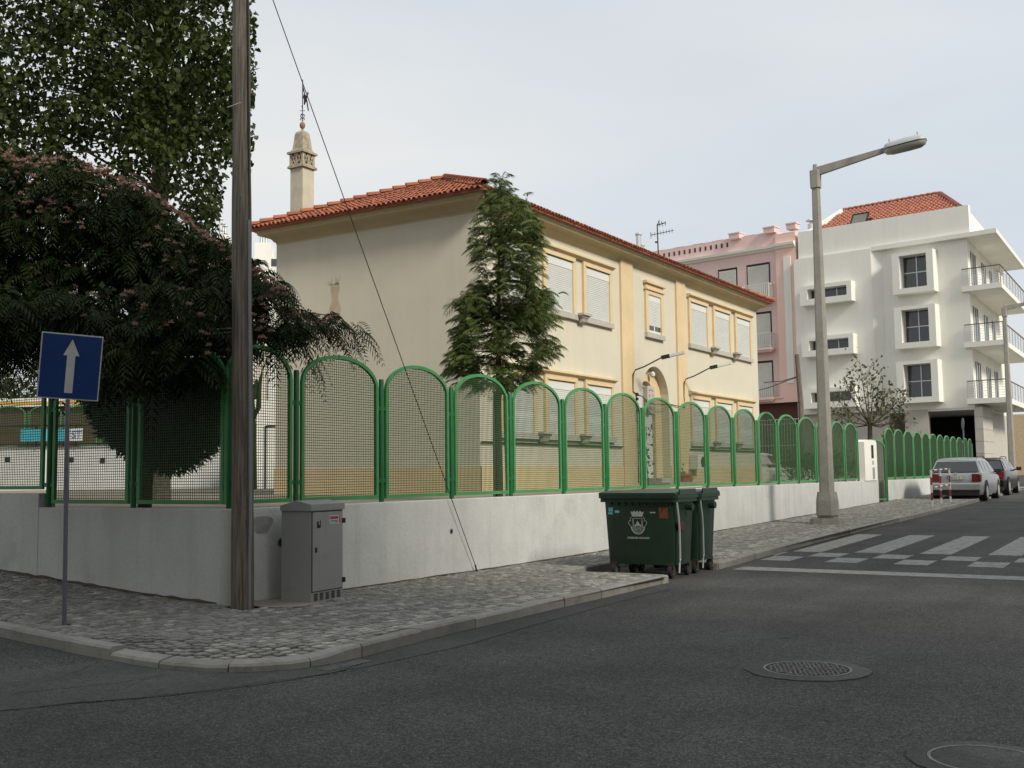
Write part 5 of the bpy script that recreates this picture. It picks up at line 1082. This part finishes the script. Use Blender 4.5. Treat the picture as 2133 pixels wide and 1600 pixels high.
car((44.6, 7.5, float(gz(45.2, 7))-.10), 'silver estate car parked nearest, its tailgate and number plate facing us', m_silver).scale = (1.13,)*3
car((51.0, 7.5, float(gz(51.3, 7))-.10), 'black hatchback parked just beyond the silver estate car', m_blackp, L_=4.2, Hh=1.46, plate=False).scale = (1.13,)*3
# ================================================================== far buildings
Wd = np.array([.16, .987]); Wd /= np.hypot(*Wd); WC = np.array([66.83, 10.14]); t_ = 62.
WC = (EYEP+ray(2030, 950)*62)[:2]; WR = math.atan2(Wd[1], Wd[0]); GW = .55
wb = thing('apartment_building', 'white modern apartment block with boxed windows and corner balconies', 'building', (WC[0], WC[1], 0), WR)
def wpart(q, name, mat, par=None, **k): return q.build(name, mat, par or wb, **k)
# local: x along facade to the left, y towards camera, z up
q = MB()
xr = lambda u, dd: (u+.162*dd, -.987*dd)
def foot(u0, u1, d0, d1): return [xr(u1, d0), xr(u0, d0), xr(u0, d1), xr(u1, d1)]
q.prism(foot(-.15, 10.6, 0, 16)[::-1], 5.08, 15.1); wpart(q, 'wall', m_white)
q = MB(); q.prism([(-.35, 15.1), (10.42, 15.1), (10.42, 16.98), (-.32, 16.92)], -.3, .04, ax='y'); q.prism(foot(-.33, 10.4, .3, 15.)[::-1], 15.1, 16.6); wpart(q, 'parapet', m_white)
q = MB(); q.prism([xr(5.5, -.35), xr(-1.85, -.35), xr(-1.85, 13), xr(5.5, 13)], 14.98, 15.24); wpart(q, 'roof_slab', m_white)
q = MB(); q.prism([(4.9, .0), (10.62, .0), (10.62, .35), (5.5, .35)][::-1], 5.1, 15.16); wpart(q, 'projecting_bay', m_white)
def wbox(u0, u1, z0, z1, wu0, wu1, wz0, wz1, y0, y1, nx, nz, deep=.35):
    """projecting box frame with a recessed window"""
    t = put('window', None, wb); q = MB()
    q.box(u0, u1, y0, y1, wz1+0., z1); q.box(u0, u1, y0, y1+.0, z0, wz0); q.box(u0, wu0, y0, y1, wz0, wz1); q.box(wu1, u1, y0, y1, wz0, wz1)
    q.build('box_frame', m_white, t)
    q = MB(); q.box(wu0, wu1, y0+.02, y0+.06, wz0, wz1); q.build('pane', m_glass, t)
    q = MB(); f = .055
    for i in range(nx+1): x = wu0+(wu1-wu0)*i/nx; q.box(max(x-f/2, wu0), min(x+f/2, wu1), y0+.06, y0+.11, wz0, wz1)
    for j in range(nz+1): z = wz0+(wz1-wz0)*j/nz; q.box(wu0+f, wu1-f, y0+.061, y0+.10, max(z-f/2, wz0), min(z+f/2, wz1))
    q.build('frame', m_alu, t)
for k in range(3):
    dz = -3.28*k; wbox(1.60, 4.05, 12.02+dz, 14.52+dz, 2.0, 3.62, 12.35+dz, 14.32+dz, .0, .75, 2, 2)
    wbox(6.55, 9.95, 11.98+dz, 13.22+dz, 6.85, 9.45, 12.36+dz, 12.98+dz, .35, 1.0, 3, 1)
# ground floor
q = MB(); q.prism(foot(2.55, 3.95, 0.02, .6)[::-1], GW-.3, 5.08); wpart(q, 'pillar', m_tilew); q = MB(); q.prism(foot(-.56, -.1, 0.02, 3.8)[::-1], GW-.3, 5.08)
wpart(q, 'pillar', m_tilew)
q = MB(); q.prism(foot(4.9, 10.6, 0.02, 8)[::-1], GW-.3, 5.08); wpart(q, 'ground_floor_wall', m_tilew)
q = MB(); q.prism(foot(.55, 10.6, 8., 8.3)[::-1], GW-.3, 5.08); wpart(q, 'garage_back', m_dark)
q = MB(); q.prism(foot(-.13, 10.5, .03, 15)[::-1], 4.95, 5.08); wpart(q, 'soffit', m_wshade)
q = MB()
for k in range(6):
    z = GW+.45+.7*k; q.prism(foot(-.57, -.09, 0.012, 3.81)[::-1], z, z+.018)
wpart(q, 'cladding_joint', M('joint_line', (.25, .22, .2), .9))
q = MB(); q.prism(foot(-.15, .3, 5.6, 15)[::-1], GW-.3, 5.08); wpart(q, 'pillar', m_tilew)
# balconies
for k in range(3):
    z = 12.12-3.28*k; bl = put('balcony', None, wb); q = MB()
    q.prism([xr(.25, -.2), xr(-1.97, -.2), xr(-1.97, 12), xr(-.15, 12), xr(-.15, .0), xr(.25, .0)], z-.30, z); q.build('balcony_slab', m_white, bl)
    q = MB(); P0 = [(*xr(.2, -.15), z), (*xr(-1.92, -.15), z), (*xr(-1.92, 12), z)]
    for a, b, nn in ((P0[0], P0[1], 5), (P0[1], P0[2], 9)):
        a = Vector(a); b = Vector(b)
        for i in range(nn+1): p = a.lerp(b, i/nn); q.bar(p, p+Vector((0, 0, .98)), .04)
        for r_ in range(6): q.bar(a+Vector((0, 0, .14+.15*r_)), b+Vector((0, 0, .14+.15*r_)), .018)
    q.build('railing', m_alu, bl); q = MB(); q.bar(Vector(P0[0])+Vector((0, 0, 1.02)), Vector(P0[1])+Vector((0, 0, 1.02)), .06, .05); q.bar(Vector(P0[1])+Vector((0, 0, 1.02)), Vector(P0[2])+Vector((0, 0, 1.02)), .06, .05); q.build('handrail', M('brown_rail', (.12, .06, .04), .6), bl)
    for d0, d1 in ((1.0, 2.6), (5.2, 6.6), (8.6, 9.8)):
        dr_ = put('balcony_door', None, wb); q = MB(); q.prism([xr(-.15, d0), xr(-.19, d0), xr(-.19, d1), xr(-.15, d1)], z, z+2.25); q.build('pane', m_glass, dr_)
        q = MB()
        for d_ in (d0, (d0+d1)/2, d1-.06): q.prism([xr(-.19, d_), xr(-.22, d_), xr(-.22, d_+.06), xr(-.19, d_+.06)], z, z+2.25)
        q.build('frame', m_alu, dr_)
# roof with new tiles
wr = put('roof', None, wb); TV2, TF2 = tile_vf(r=.10, l=.5); t2 = (lambda q: (q.add(TV2, TF2), q.mesh('roof_tile', m_tile2, False))[1])(MB())
e0, e1 = -.1, 10.15; ez = 16.6; rdep = 4.6; rh = 2.55
q = MB(); q.add([(e1, -.4, ez-.05), (e0, -.4, ez-.05), (3.0, -.4-rdep, ez+rh-.05), (9.4, -.4-rdep, ez+rh-.05), (e0+1.9, -.4-2*rdep, ez), (e1, -.4-2*rdep, ez)], [(0, 1, 2, 3), (1, 4, 2), (4, 5, 3, 2), (5, 0, 3)]); wpart(q, 'roof_deck', m_tile2, wr)
sl2 = math.hypot(rdep, rh)
lay((e1, -.4, ez), (-1, 0, 0), (0, -rdep/sl2, rh/sl2), e1-e0, .28, .40, lambda s, t: s > .1+t*.14 and s < (e1-e0)-t*(3.1/sl2)-.1 and t < sl2-.2, wr, 290, (TV2, TF2, t2), m_tile2)
ridge((9.45, -.4-rdep, ez+rh+.03), (3.0, -.4-rdep, ez+rh+.03), wr, t2, sc=1.3); ridge((e0, -.4, ez+.03), (3.0, -.4-rdep, ez+rh+.03), wr, t2, sc=1.3)
q = MB(); q.prism([(10.15, 16.95), (10.4, 16.95), (9.66, 19.3), (9.42, 19.2)], -5.2, -.35, ax='y') if False else q.add([(10.12, -.3, 16.9), (10.38, -.3, 16.9), (9.66, -5.0, 19.3), (9.42, -5.0, 19.3), (10.12, -.3, 16.5), (10.38, -.3, 16.5), (9.66, -5., 18.8), (9.42, -5, 18.8)], [(0, 1, 2, 3), (0, 4, 7, 3), (1, 5, 6, 2), (0, 1, 5, 4)]); wpart(q, 'verge', m_white, wr)
sky_ = put('skylight', None, wr); q = MB()
c0 = Vector((7.3, -1.0, ez+.36)); u_ = Vector((-1, 0, 0)); v_ = Vector((0, -rdep/sl2, rh/sl2)); nn_ = u_.cross(v_)
q.add([c0+nn_*.12, c0+u_*1.05+nn_*.12, c0+u_*1.05+v_*.9+nn_*.55, c0+v_*.9+nn_*.55], [(0, 1, 2, 3)]); q.build('pane', M('skylight_glass', (.16, .17, .14), .15, .1, 2), sky_)
q = MB()
for a, b in ((0, 1), (1, 2), (2, 3), (3, 0)): V_ = [c0+nn_*.13, c0+u_*1.05+nn_*.13, c0+u_*1.05+v_*.9+nn_*.56, c0+v_*.9+nn_*.56]; q.bar(V_[a], V_[b], .07)
V_ = [c0-u_*.1+nn_*.08-v_*.1, c0+u_*1.15+nn_*.08-v_*.1, c0+u_*1.15+v_*.95+nn_*.1, c0-u_*.1+v_*.95+nn_*.1]
for a, b in ((0, 1), (1, 2), (2, 3), (3, 0)): q.bar(V_[a], V_[b], .08)
q.build('frame', m_iron, sky_)
q = MB(); q.tube([(10.2, -1.5, 16.5), (10.2, -1.5, 17.75)], .22, 10); q.lathe([(.34, 17.95), (.32, 18.03), (.1, 18.08)], (10.2, -1.5), 10); q.tube([(10.2, -1.5, 17.75), (10.2, -1.5, 17.95)], .1, 6); wpart(q, 'flue_pipe', m_alu)
# pink building
pk = thing('apartment_building', 'pink apartment block with slotted parapet and shuttered windows behind the school', 'building', (WC[0], WC[1], 0), WR)
q = MB(); q.box(12.05, 26, -10, -.25, 6.25, 17.40); q.build('wall', m_pink, pk)
q = MB(); q.box(10.62, 12.05, -10, -.0, 6.0, 17.10); q.build('stair_bay', m_pink2, pk)
for a, b in ((14.66, 15.44), (12.06, 12.85), (10.55, 11.2)): q = MB(); q.box(a, b, -.6, .06, 17.28, 17.62); q.box(a-.05, b+.05, -.65, .1, 17.62, 17.70); q.build('parapet_block', m_pink, pk)
q = MB(); q.prism([(-.25, 16.10), (-.12, 16.12), (-.10, 16.22), (.05, 16.26), (.08, 16.42), (-.25, 16.5)], 12.05, 26, ax='x'); q.prism([(0, 16.10), (.12, 16.12), (.15, 16.22), (.28, 16.26), (.31, 16.42), (0, 16.5)], 10.62, 12.05, ax='x'); q.build('cornice', m_white, pk)
for i in range(14): q = MB(); x = 15.68+i*.425; q.box(x, x+.14, -.28, -.235, 16.86, 17.16); q.build('parapet_slot', m_brown, pk)
q = MB(); q.box(11.0, 11.5, .0, .05, 7.2, 15.53); q.build('white_strip', m_white, pk)
q = MB()
for i in range(12): q.tube([(14+.8*i, -.9, 17.42), (14.8+.8*i, -.9, 17.42)], .16+.02*(i % 2), 6, 0)
q.build('ridge_tiles', m_tile2, pk)
shp = {}
for k in range(3):
    dz = -3.28*k
    for nm, a, b, z0, z1 in (('window', 15.1, 16.46, 14.10, 15.32), ('balcony_window', 12.66, 14.28, 13.1, 15.34), ('window', 18.2, 19.5, 14.10, 15.32), ('window', 21.5, 22.8, 14.1, 15.32)):
        w_ = put('window', None, pk); q = MB(); 
        q.box(a-.05, b+.05, -.27, -.225, z0+dz-.05, z1+dz+.05); q.build('frame', m_iron, w_)
        q = MB(); z = z1+dz-.1
        while z > z0+dz: q.add([(b-.03, -.22, z), (a+.03, -.22, z), (a+.03, -.20, z-.05), (b-.03, -.20, z-.05)], [(0, 1, 2, 3)]); z -= .05
        q.build('shutter', M('pink_shutter', (.64, .63, .57), .6, .05, 3) if not shp else shp['m'], w_); shp.setdefault('m', w_.children[-1].data.materials[0])
    bl = put('balcony', None, pk); q = MB(); q.box(12.4, 14.6, -.25, .45, 12.92+dz-.16, 12.92+dz); q.box(12.5, 14.5, -.25, .35, 12.92+dz-.28, 12.92+dz-.16); q.build('balcony_slab', m_pink, bl)
    q = MB()
    for i in range(15): x = 12.45+i*.15; q.bar((x, .38, 12.92+dz), (x, .38, 13.85+dz), .025)
    for x in (12.45, 14.55):
        for i in range(5): q.bar((x, -.2+i*.14, 12.92+dz), (x, -.2+i*.14, 13.85+dz), .025)
        q.bar((x, -.25, 13.88+dz), (x, .4, 13.88+dz), .05)
    q.bar((12.4, .38, 13.88+dz), (14.6, .38, 13.88+dz), .05); q.bar((12.4, .38, 13.0+dz), (14.6, .38, 13.0+dz), .03); q.build('railing', m_wshade, bl)
q = MB(); q.box(11.8, 16, -.25, .12, 6.25, 6.36); q.box(10.62, 16, -.2, .06, 5.98, 6.25); q.build('floor_slab', m_pink2, pk)
q = MB(); q.box(10.85, 26, -3, -.5, .3, 5.98); q.build('ground_floor_wall', m_brown, pk)
q = MB(); q.box(10.62, 10.85, -.3, -.02, .3, 5.95); q.build('column', m_white, pk)
q = MB()
for i in range(30): q.bar((11+i*.2, -.35, 2.2), (11+i*.2, -.35, 4.9), .03)
for z in (2.2, 3.2, 4.6, 4.9): q.bar((10.9, -.35, z), (17, -.35, z), .05)
q.build('window_grille', m_wshade, pk)
# TV aerial and flues on the school far side (on pink roof level)
ta = thing('television_aerial', 'rooftop television aerial on a mast beside the pink building parapet', 'aerial', tuple(EYEP+ray(1373, 525)*58)); B0 = np.array(ta.location)
def wp(x, y, d=58): return tuple(EYEP+ray(x, y)*d-B0)
q = MB(); q.tube([wp(1373, 580), wp(1369, 468)], .035, 6); q.build('mast', m_iron, ta)
q = MB(); q.tube([wp(1355, 490), wp(1403, 480)], .02, 5)
for i in range(8): x = 1358+i*6; q.tube([tuple(np.array(wp(x, 489.5-i*1.3))+Wd_) for Wd_ in (np.array([.0, 0, .12]), np.array([0., 0, -.12]))], .012, 4)
q.tube([wp(1355, 484), wp(1356, 497)], .015, 4); q.build('yagi_antenna', m_iron, ta)
q = MB(); q.tube([wp(1369, 469), wp(1386, 464)], .03, 5)
for a, b in (((1372, 460), (1374, 472)), ((1378, 461), (1380, 472)), ((1386, 461), (1386, 470)), ((1368, 470), (1374, 459))): q.tube([wp(*a), wp(*b)], .02, 4)
q.build('uhf_antenna', m_iron, ta)
q = MB(); q.tube([wp(1367, 503), wp(1367, 506)], .08, 6); q.build('amplifier', m_iron, ta)
# leaning wooden pole in front of white building + wires
lp_ = EYEP+ray(1672, 930)*55; wp2 = thing('utility_pole', 'distant leaning wooden pole between the pink and white buildings', 'utility pole', (lp_[0], lp_[1], .6)); B0 = np.array(wp2.location)
q = MB(); q.tube([(0, 0, 0), tuple(EYEP+ray(1668, 840)*55-B0), tuple(EYEP+ray(1660, 738)*55-B0)], [.17, .14, .12], 8); q.build('pole_shaft', m_wood, wp2)
q = MB(); q.tube([wp3 for wp3 in [tuple(EYEP+ray(x, y)*55-B0) for x, y in ((1663, 785), (1640, 793), (1600, 808), (1560, 818))]], .02, 4); q.tube([tuple(EYEP+ray(x, y)*55-B0) for x, y in ((1665, 783), (1630, 794), (1590, 797))], .02, 4); q.build('overhead_wire', m_wire_s, wp2)
# round sign back, in front of garage
rs = EYEP+ray(2007, 950)*56; rsg = thing('round_sign', 'back of a round traffic sign on a grey post before the dark garage', 'traffic sign', (rs[0], rs[1], .5)); B0 = np.array(rsg.location)
q = MB(); q.tube([(0, 0, 0), tuple(EYEP+ray(2006, 872)*56-B0)], .035, 8); q.build('post', m_galv, rsg)
c_ = Vector(EYEP+ray(2005.5, 884)*56-B0); q = MB(); n = 20; nv = Vector((.35, -.94, 0)); sd = Vector((.94, .35, 0)); V = []
for o_s in (-.01, .01):
    for k in range(n): a = 2*math.pi*k/n; V.append(c_+nv*o_s+sd*.33*math.cos(a)+Vector((0, 0, .33*math.sin(a))))
q.add(V, [tuple(range(n)), tuple(range(2*n-1, n-1, -1))]+[(k, (k+1) % n, n+(k+1) % n, n+k) for k in range(n)]); q.build('disc', m_galv, rsg)
# far right house
fh = thing('house', 'pale ochre house glimpsed beyond the balconies at the right edge', 'building', (98, 14., 0)); q = MB(); q.box(0, 10, -6, 4, 0, 6.0); q.build('wall', M('pale_ochre', (.55, .42, .27), .9), fh); q = MB(); q.box(-.03, 0, -2, -.5, 2, 4); q.build('window', m_glass, fh)
# ================================================================== unseen blocks added behind the camera to shade the street corner
def shade_block(x0, x1, y0, y1, h, label, mat):
    t = thing('shade_block', label, 'building', (x0, y0, -.2)); q = MB(); q.box(0, x1-x0, 0, y1-y0, 0, h); q.build('wall', mat, t)
    q = MB()
    for f in range(int(h/3.1)):
        for k in range(int((x1-x0)/3.2)): q.box(1+k*3.2, 2.3+k*3.2, y1-y0, y1-y0+.03, 1.1+f*3.1, 2.5+f*3.1)
    q.build('window_panes', m_glass, t, kind='stuff'); q = MB(); q.box(-.3, x1-x0+.3, -.3, y1-y0+.3, h, h+.25); q.build('cornice', m_stone, t)
shade_block(12, 40, -22, -9.5, 13.5, 'unseen cream block added across the street to shade the road', m_cream); shade_block(-20, 4, -24, -10.5, 21.5, 'unseen pale block added behind the camera, height set to shade the corner trees', m_wshade)
shade_block(-34, -14, -9, 40, 13., 'unseen block added across the side street to cut low sky light', m_cream)
# ================================================================== behind the yard, left
cw = thing('retaining_wall', 'long white wall with small dark vents below the far green court fence', 'wall', (0, 0, 0))
def along(d, x0, x1): return np.array(EYEP+ray(x0, 985)*d), np.array(EYEP+ray(x1, 985)*d)
A_, B_ = along(52, -250, 560); A_[2] = B_[2] = 0; dv = (B_-A_)/np.linalg.norm(B_-A_); nv2 = np.array([-dv[1], dv[0], 0]); LW = np.linalg.norm(B_-A_)
cw.location = A_; cw.rotation_euler = (0, 0, math.atan2(dv[1], dv[0])); ztop = float((EYEP+ray(200, 929)*52)[2])
q = MB(); q.box(0, LW, 0, .4, .9, ztop); q.build('wall_panel', m_wall, cw)
q = MB()
for px_, py_ in ((15, 957), (148, 958), (213, 959), (106, 991)):
    u = np.dot(EYEP+ray(px_, py_)*52-A_, dv); z = float((EYEP+ray(px_, py_)*52)[2]); q.box(u-.12, u+.12, -.03, 0, z-.12, z+.12)
q.build('vent', m_dark, cw)
cf = thing('court_fence', 'far green arched fence on top of the white court wall at left', 'fence', tuple(A_+np.array([0, 0, ztop])), math.atan2(dv[1], dv[0]))
for k in range(int(LW/1.75)):
    f_, w_ = panel_meshes(1.58); o = put('panel_frame', f_, cf, (k*1.75+.85, .15, 0)); put('wire_grid', w_, o); put('post', postm, cf, (k*1.75, .15, 0))
q = MB(); q.bar((0, -.2, 1.0), (LW, -.2, 1.0), .06); q.bar((0, -.2, .1), (LW, -.2, .1), .06)
for k in range(12): q.bar((k*1.9, -.2, 0), (k*1.9, -.2, 1.0), .05)
q.build('handrail', m_blackp, cf)
bnp = thing('court_banner', 'blue and white sports banner with oval emblem on the far fence', 'banner', tuple(A_+np.array([0, 0, ztop])), math.atan2(dv[1], dv[0]))
def uof(px_): return float(np.dot(EYEP+ray(px_, 900)*52-A_, dv))
q = MB(); q.box(uof(45), uof(140), -.32, -.28, .25, .85); q.build('blue_cloth', M('banner_blue', (.04, .33, .42), .7, .2, 4), bnp); q = MB(); q.box(uof(140)+.01, uof(175), -.32, -.28, .25, .85); q.build('white_cloth', m_rwhite, bnp)
text('TST', .5, bnp, (uof(156), -.325, .38), (math.pi/2, 0, 0), m_bluepl, 'banner_lettering', .003)
# building behind the court with yellow stripe
yb = thing('sports_hall', 'low hall with white roof edge and yellow stripe behind the court fence', 'building', tuple(A_+nv2*9), math.atan2(dv[1], dv[0]))
z1 = float((EYEP+ray(100, 829)*61)[2]); z2 = float((EYEP+ray(100, 847)*61)[2]); LH = uof(260)*61/52
q = MB(); q.box(-2, LH, 0, 8, 1, z2); q.build('wall', m_brown, yb); q = MB(); q.box(-2.2, LH+.2, -.4, 8, z2, z1); q.build('roof_edge', m_white, yb)
q = MB(); q.box(-2.2, LH+.2, -.43, -.4, z2+(z1-z2)*.25, z2+(z1-z2)*.6); q.build('yellow_stripe', M('yellow_paint', (.62, .35, .04), .6, .1, 2), yb)
# hedge mass and trees behind court
for px_, d_, r_, h_ in ((-40, 72, 4.5, 8.), (60, 75, 4., 7.), (230, 70, 5, 9), (330, 66, 5, 8.5)):
    p = EYEP+ray(px_, 985)*d_; tt = thing('background_tree', {-40: 'dark broadleaf tree at the far left edge beyond the hall', 60: 'rounded tree beyond the yellow striped hall', 230: 'dark tree behind the right end of the striped hall', 330: 'dark tree behind the round conifer, beyond the court wall'}[px_], 'tree', (p[0], p[1], 1.), 0, 'trees beyond the sports court')
    cs = rng.normal(0, 1, (60, 3)); cs /= np.linalg.norm(cs, axis=1, keepdims=True); cs = cs*(rng.random((60, 1))**.4)*np.array([r_*.8, r_*.8, h_*.38])+np.array([0, 0, h_*.6])
    P = np.repeat(cs, 60, 0)+rng.normal(0, .5, (3600, 3)); V, F = leaves_rhomb(P, rng.normal(0, 1, P.shape), .3+.2*rng.random(len(P)), .4); put('crown', np_mesh('crown', V, F, m_pop), tt)
    q = MB(); q.tube([(0, 0, 0), (0, 0, h_*.6)], [.3, .15], 8); q.build('trunk', m_bark, tt)
# annex white building behind pole
an = thing('annex_building', 'white flat annex seen through the first arched fence panel', 'building', tuple((EYEP+ray(470, 985)*44)*np.array([1, 1, 0])), math.atan2(dv[1], dv[0]))
q = MB(); q.box(0, 2.25, 0, 5, .9, float((EYEP+ray(540, 834)*44)[2])); q.build('wall', m_white, an); q = MB(); q.box(1.6, 1.66, -.06, 0, 1.0, 3.6); q.bar((1.6, -.05, 3.6), (2.2, -.05, 3.65), .05); q.build('downpipe', m_iron, an)
# distant roofline with chimneys
rl = thing('apartment_building', 'far cream rooftop with white chimney blocks seen left of the school', 'building', tuple((EYEP+ray(300, 985)*95)*np.array([1, 1, 0])), math.atan2(dv[1], dv[0])+.1)
A2 = np.array(rl.location); a2 = rl.rotation_euler[2]; ex = np.array([math.cos(a2), math.sin(a2), 0])
def u2(px_, py_):
    d = ray(px_, py_); nn = np.array([-ex[1], ex[0], 0]); t = np.dot(A2-EYEP, nn)/np.dot(d, nn); p = EYEP+d*t; return float(np.dot(p-A2, ex)), float(p[2])
q = MB(); (ua, za), (ub, zb_) = u2(380, 545), u2(640, 545); q.box(ua, ub, 0, 12, 0, zb_); q.build('wall', m_cream, rl)
q = MB(); (ua, za), (ub, zb_) = u2(562, 538), u2(600, 538); q.box(ua, ub, -.3, 4, 0, zb_); q.build('roof_block', m_wshade, rl); q = MB(); (ua, za), (ub, zb_) = u2(566, 541), u2(578, 556); q.box(ua, ub, -.35, -.3, zb_, za); q.build('window', m_glass, rl)
for x0_, x1_, y0_, fl_ in ((448, 481, 492, 458), (532, 566, 508, 476), (425, 444, 499, 490)):
    (ua, za), (ub, zb_) = u2(x0_, y0_), u2(x1_, y0_); c_ = put('chimney', None, rl); q = MB(); q.box(ua, ub, -.5, 2, zb_-6, zb_); q.build('chimney_stack', m_white, c_)
    for i, (f0, yy0) in enumerate(((.35, fl_), (.50, fl_+9), (.65, fl_+14))):
        _, zt_ = u2(x0_, yy0); xx_ = ua+(ub-ua)*f0; q = MB(); q.tube([(xx_, 0, zb_), (xx_, 0, max(zt_, zb_+.1))], .13, 8); q.lathe([(.26, max(zt_, zb_+.1)), (.2, max(zt_, zb_+.1)+.12)], (xx_, 0), 8); q.build('flue', m_alu, c_)
# low hedge and car behind the fence right of the school
lw = thing('yard_wall', 'low white wall inside the school yard right of the school', 'wall', (43.5, 15.5, YZ-.1)); q = MB(); q.box(0, 22, 0, .25, 0, .75); q.build('wall_panel', m_white, lw)
for i, (px_, d_, s_, lb_) in enumerate(((1665, 47, .8, 'dark rounded shrub just left of the lamp column, behind the fence'), (1700, 47, .85, 'dark shrub hidden behind the lamp column beyond the fence'), (1740, 50, .7, 'shrub right of the lamp column behind the fence'), (1790, 52, .7, 'small shrub left of the white gate pillar'))):
    p = EYEP+ray(px_, 985)*d_; tt = thing('shrub', lb_, 'shrub', (p[0], p[1], YZ)); cs = rng.normal(0, .3, (14, 3))*s_+np.array([0, 0, .75*s_]); tufts(tt, 'foliage', m_pop, cs, 60, .6*s_, .12)

cb = EYEP+ray(533, 1000)*17.; cac = thing('cactus', 'tall thin branching cactus just right of the wooden pole behind the fence', 'cactus', (cb[0], cb[1], YZ)); B0 = np.array(cac.location); q = MB()
for pp_ in ([(528, 1020), (528, 900), (526, 800)], [(528, 870), (538, 850), (541, 800), (546, 775)], [(527, 830), (531, 815), (535, 790)]): q.tube([tuple(EYEP+ray(x, y)*17.-B0) for x, y in pp_], [.06, .05, .02][:len(pp_)] if len(pp_) == 3 else [.045, .04, .035, .015], 7)
q.build('stem', M('cactus_green', (.05, .075, .03), .7, .2, 6), cac, smooth=True)
p = EYEP+ray(1622, 965)*50; wc_ = car((p[0], p[1], YZ-.15), 'white car parked in the yard, seen through the fence right of the school', m_white, plate=False, rz=R_(95)); del wc_['group']
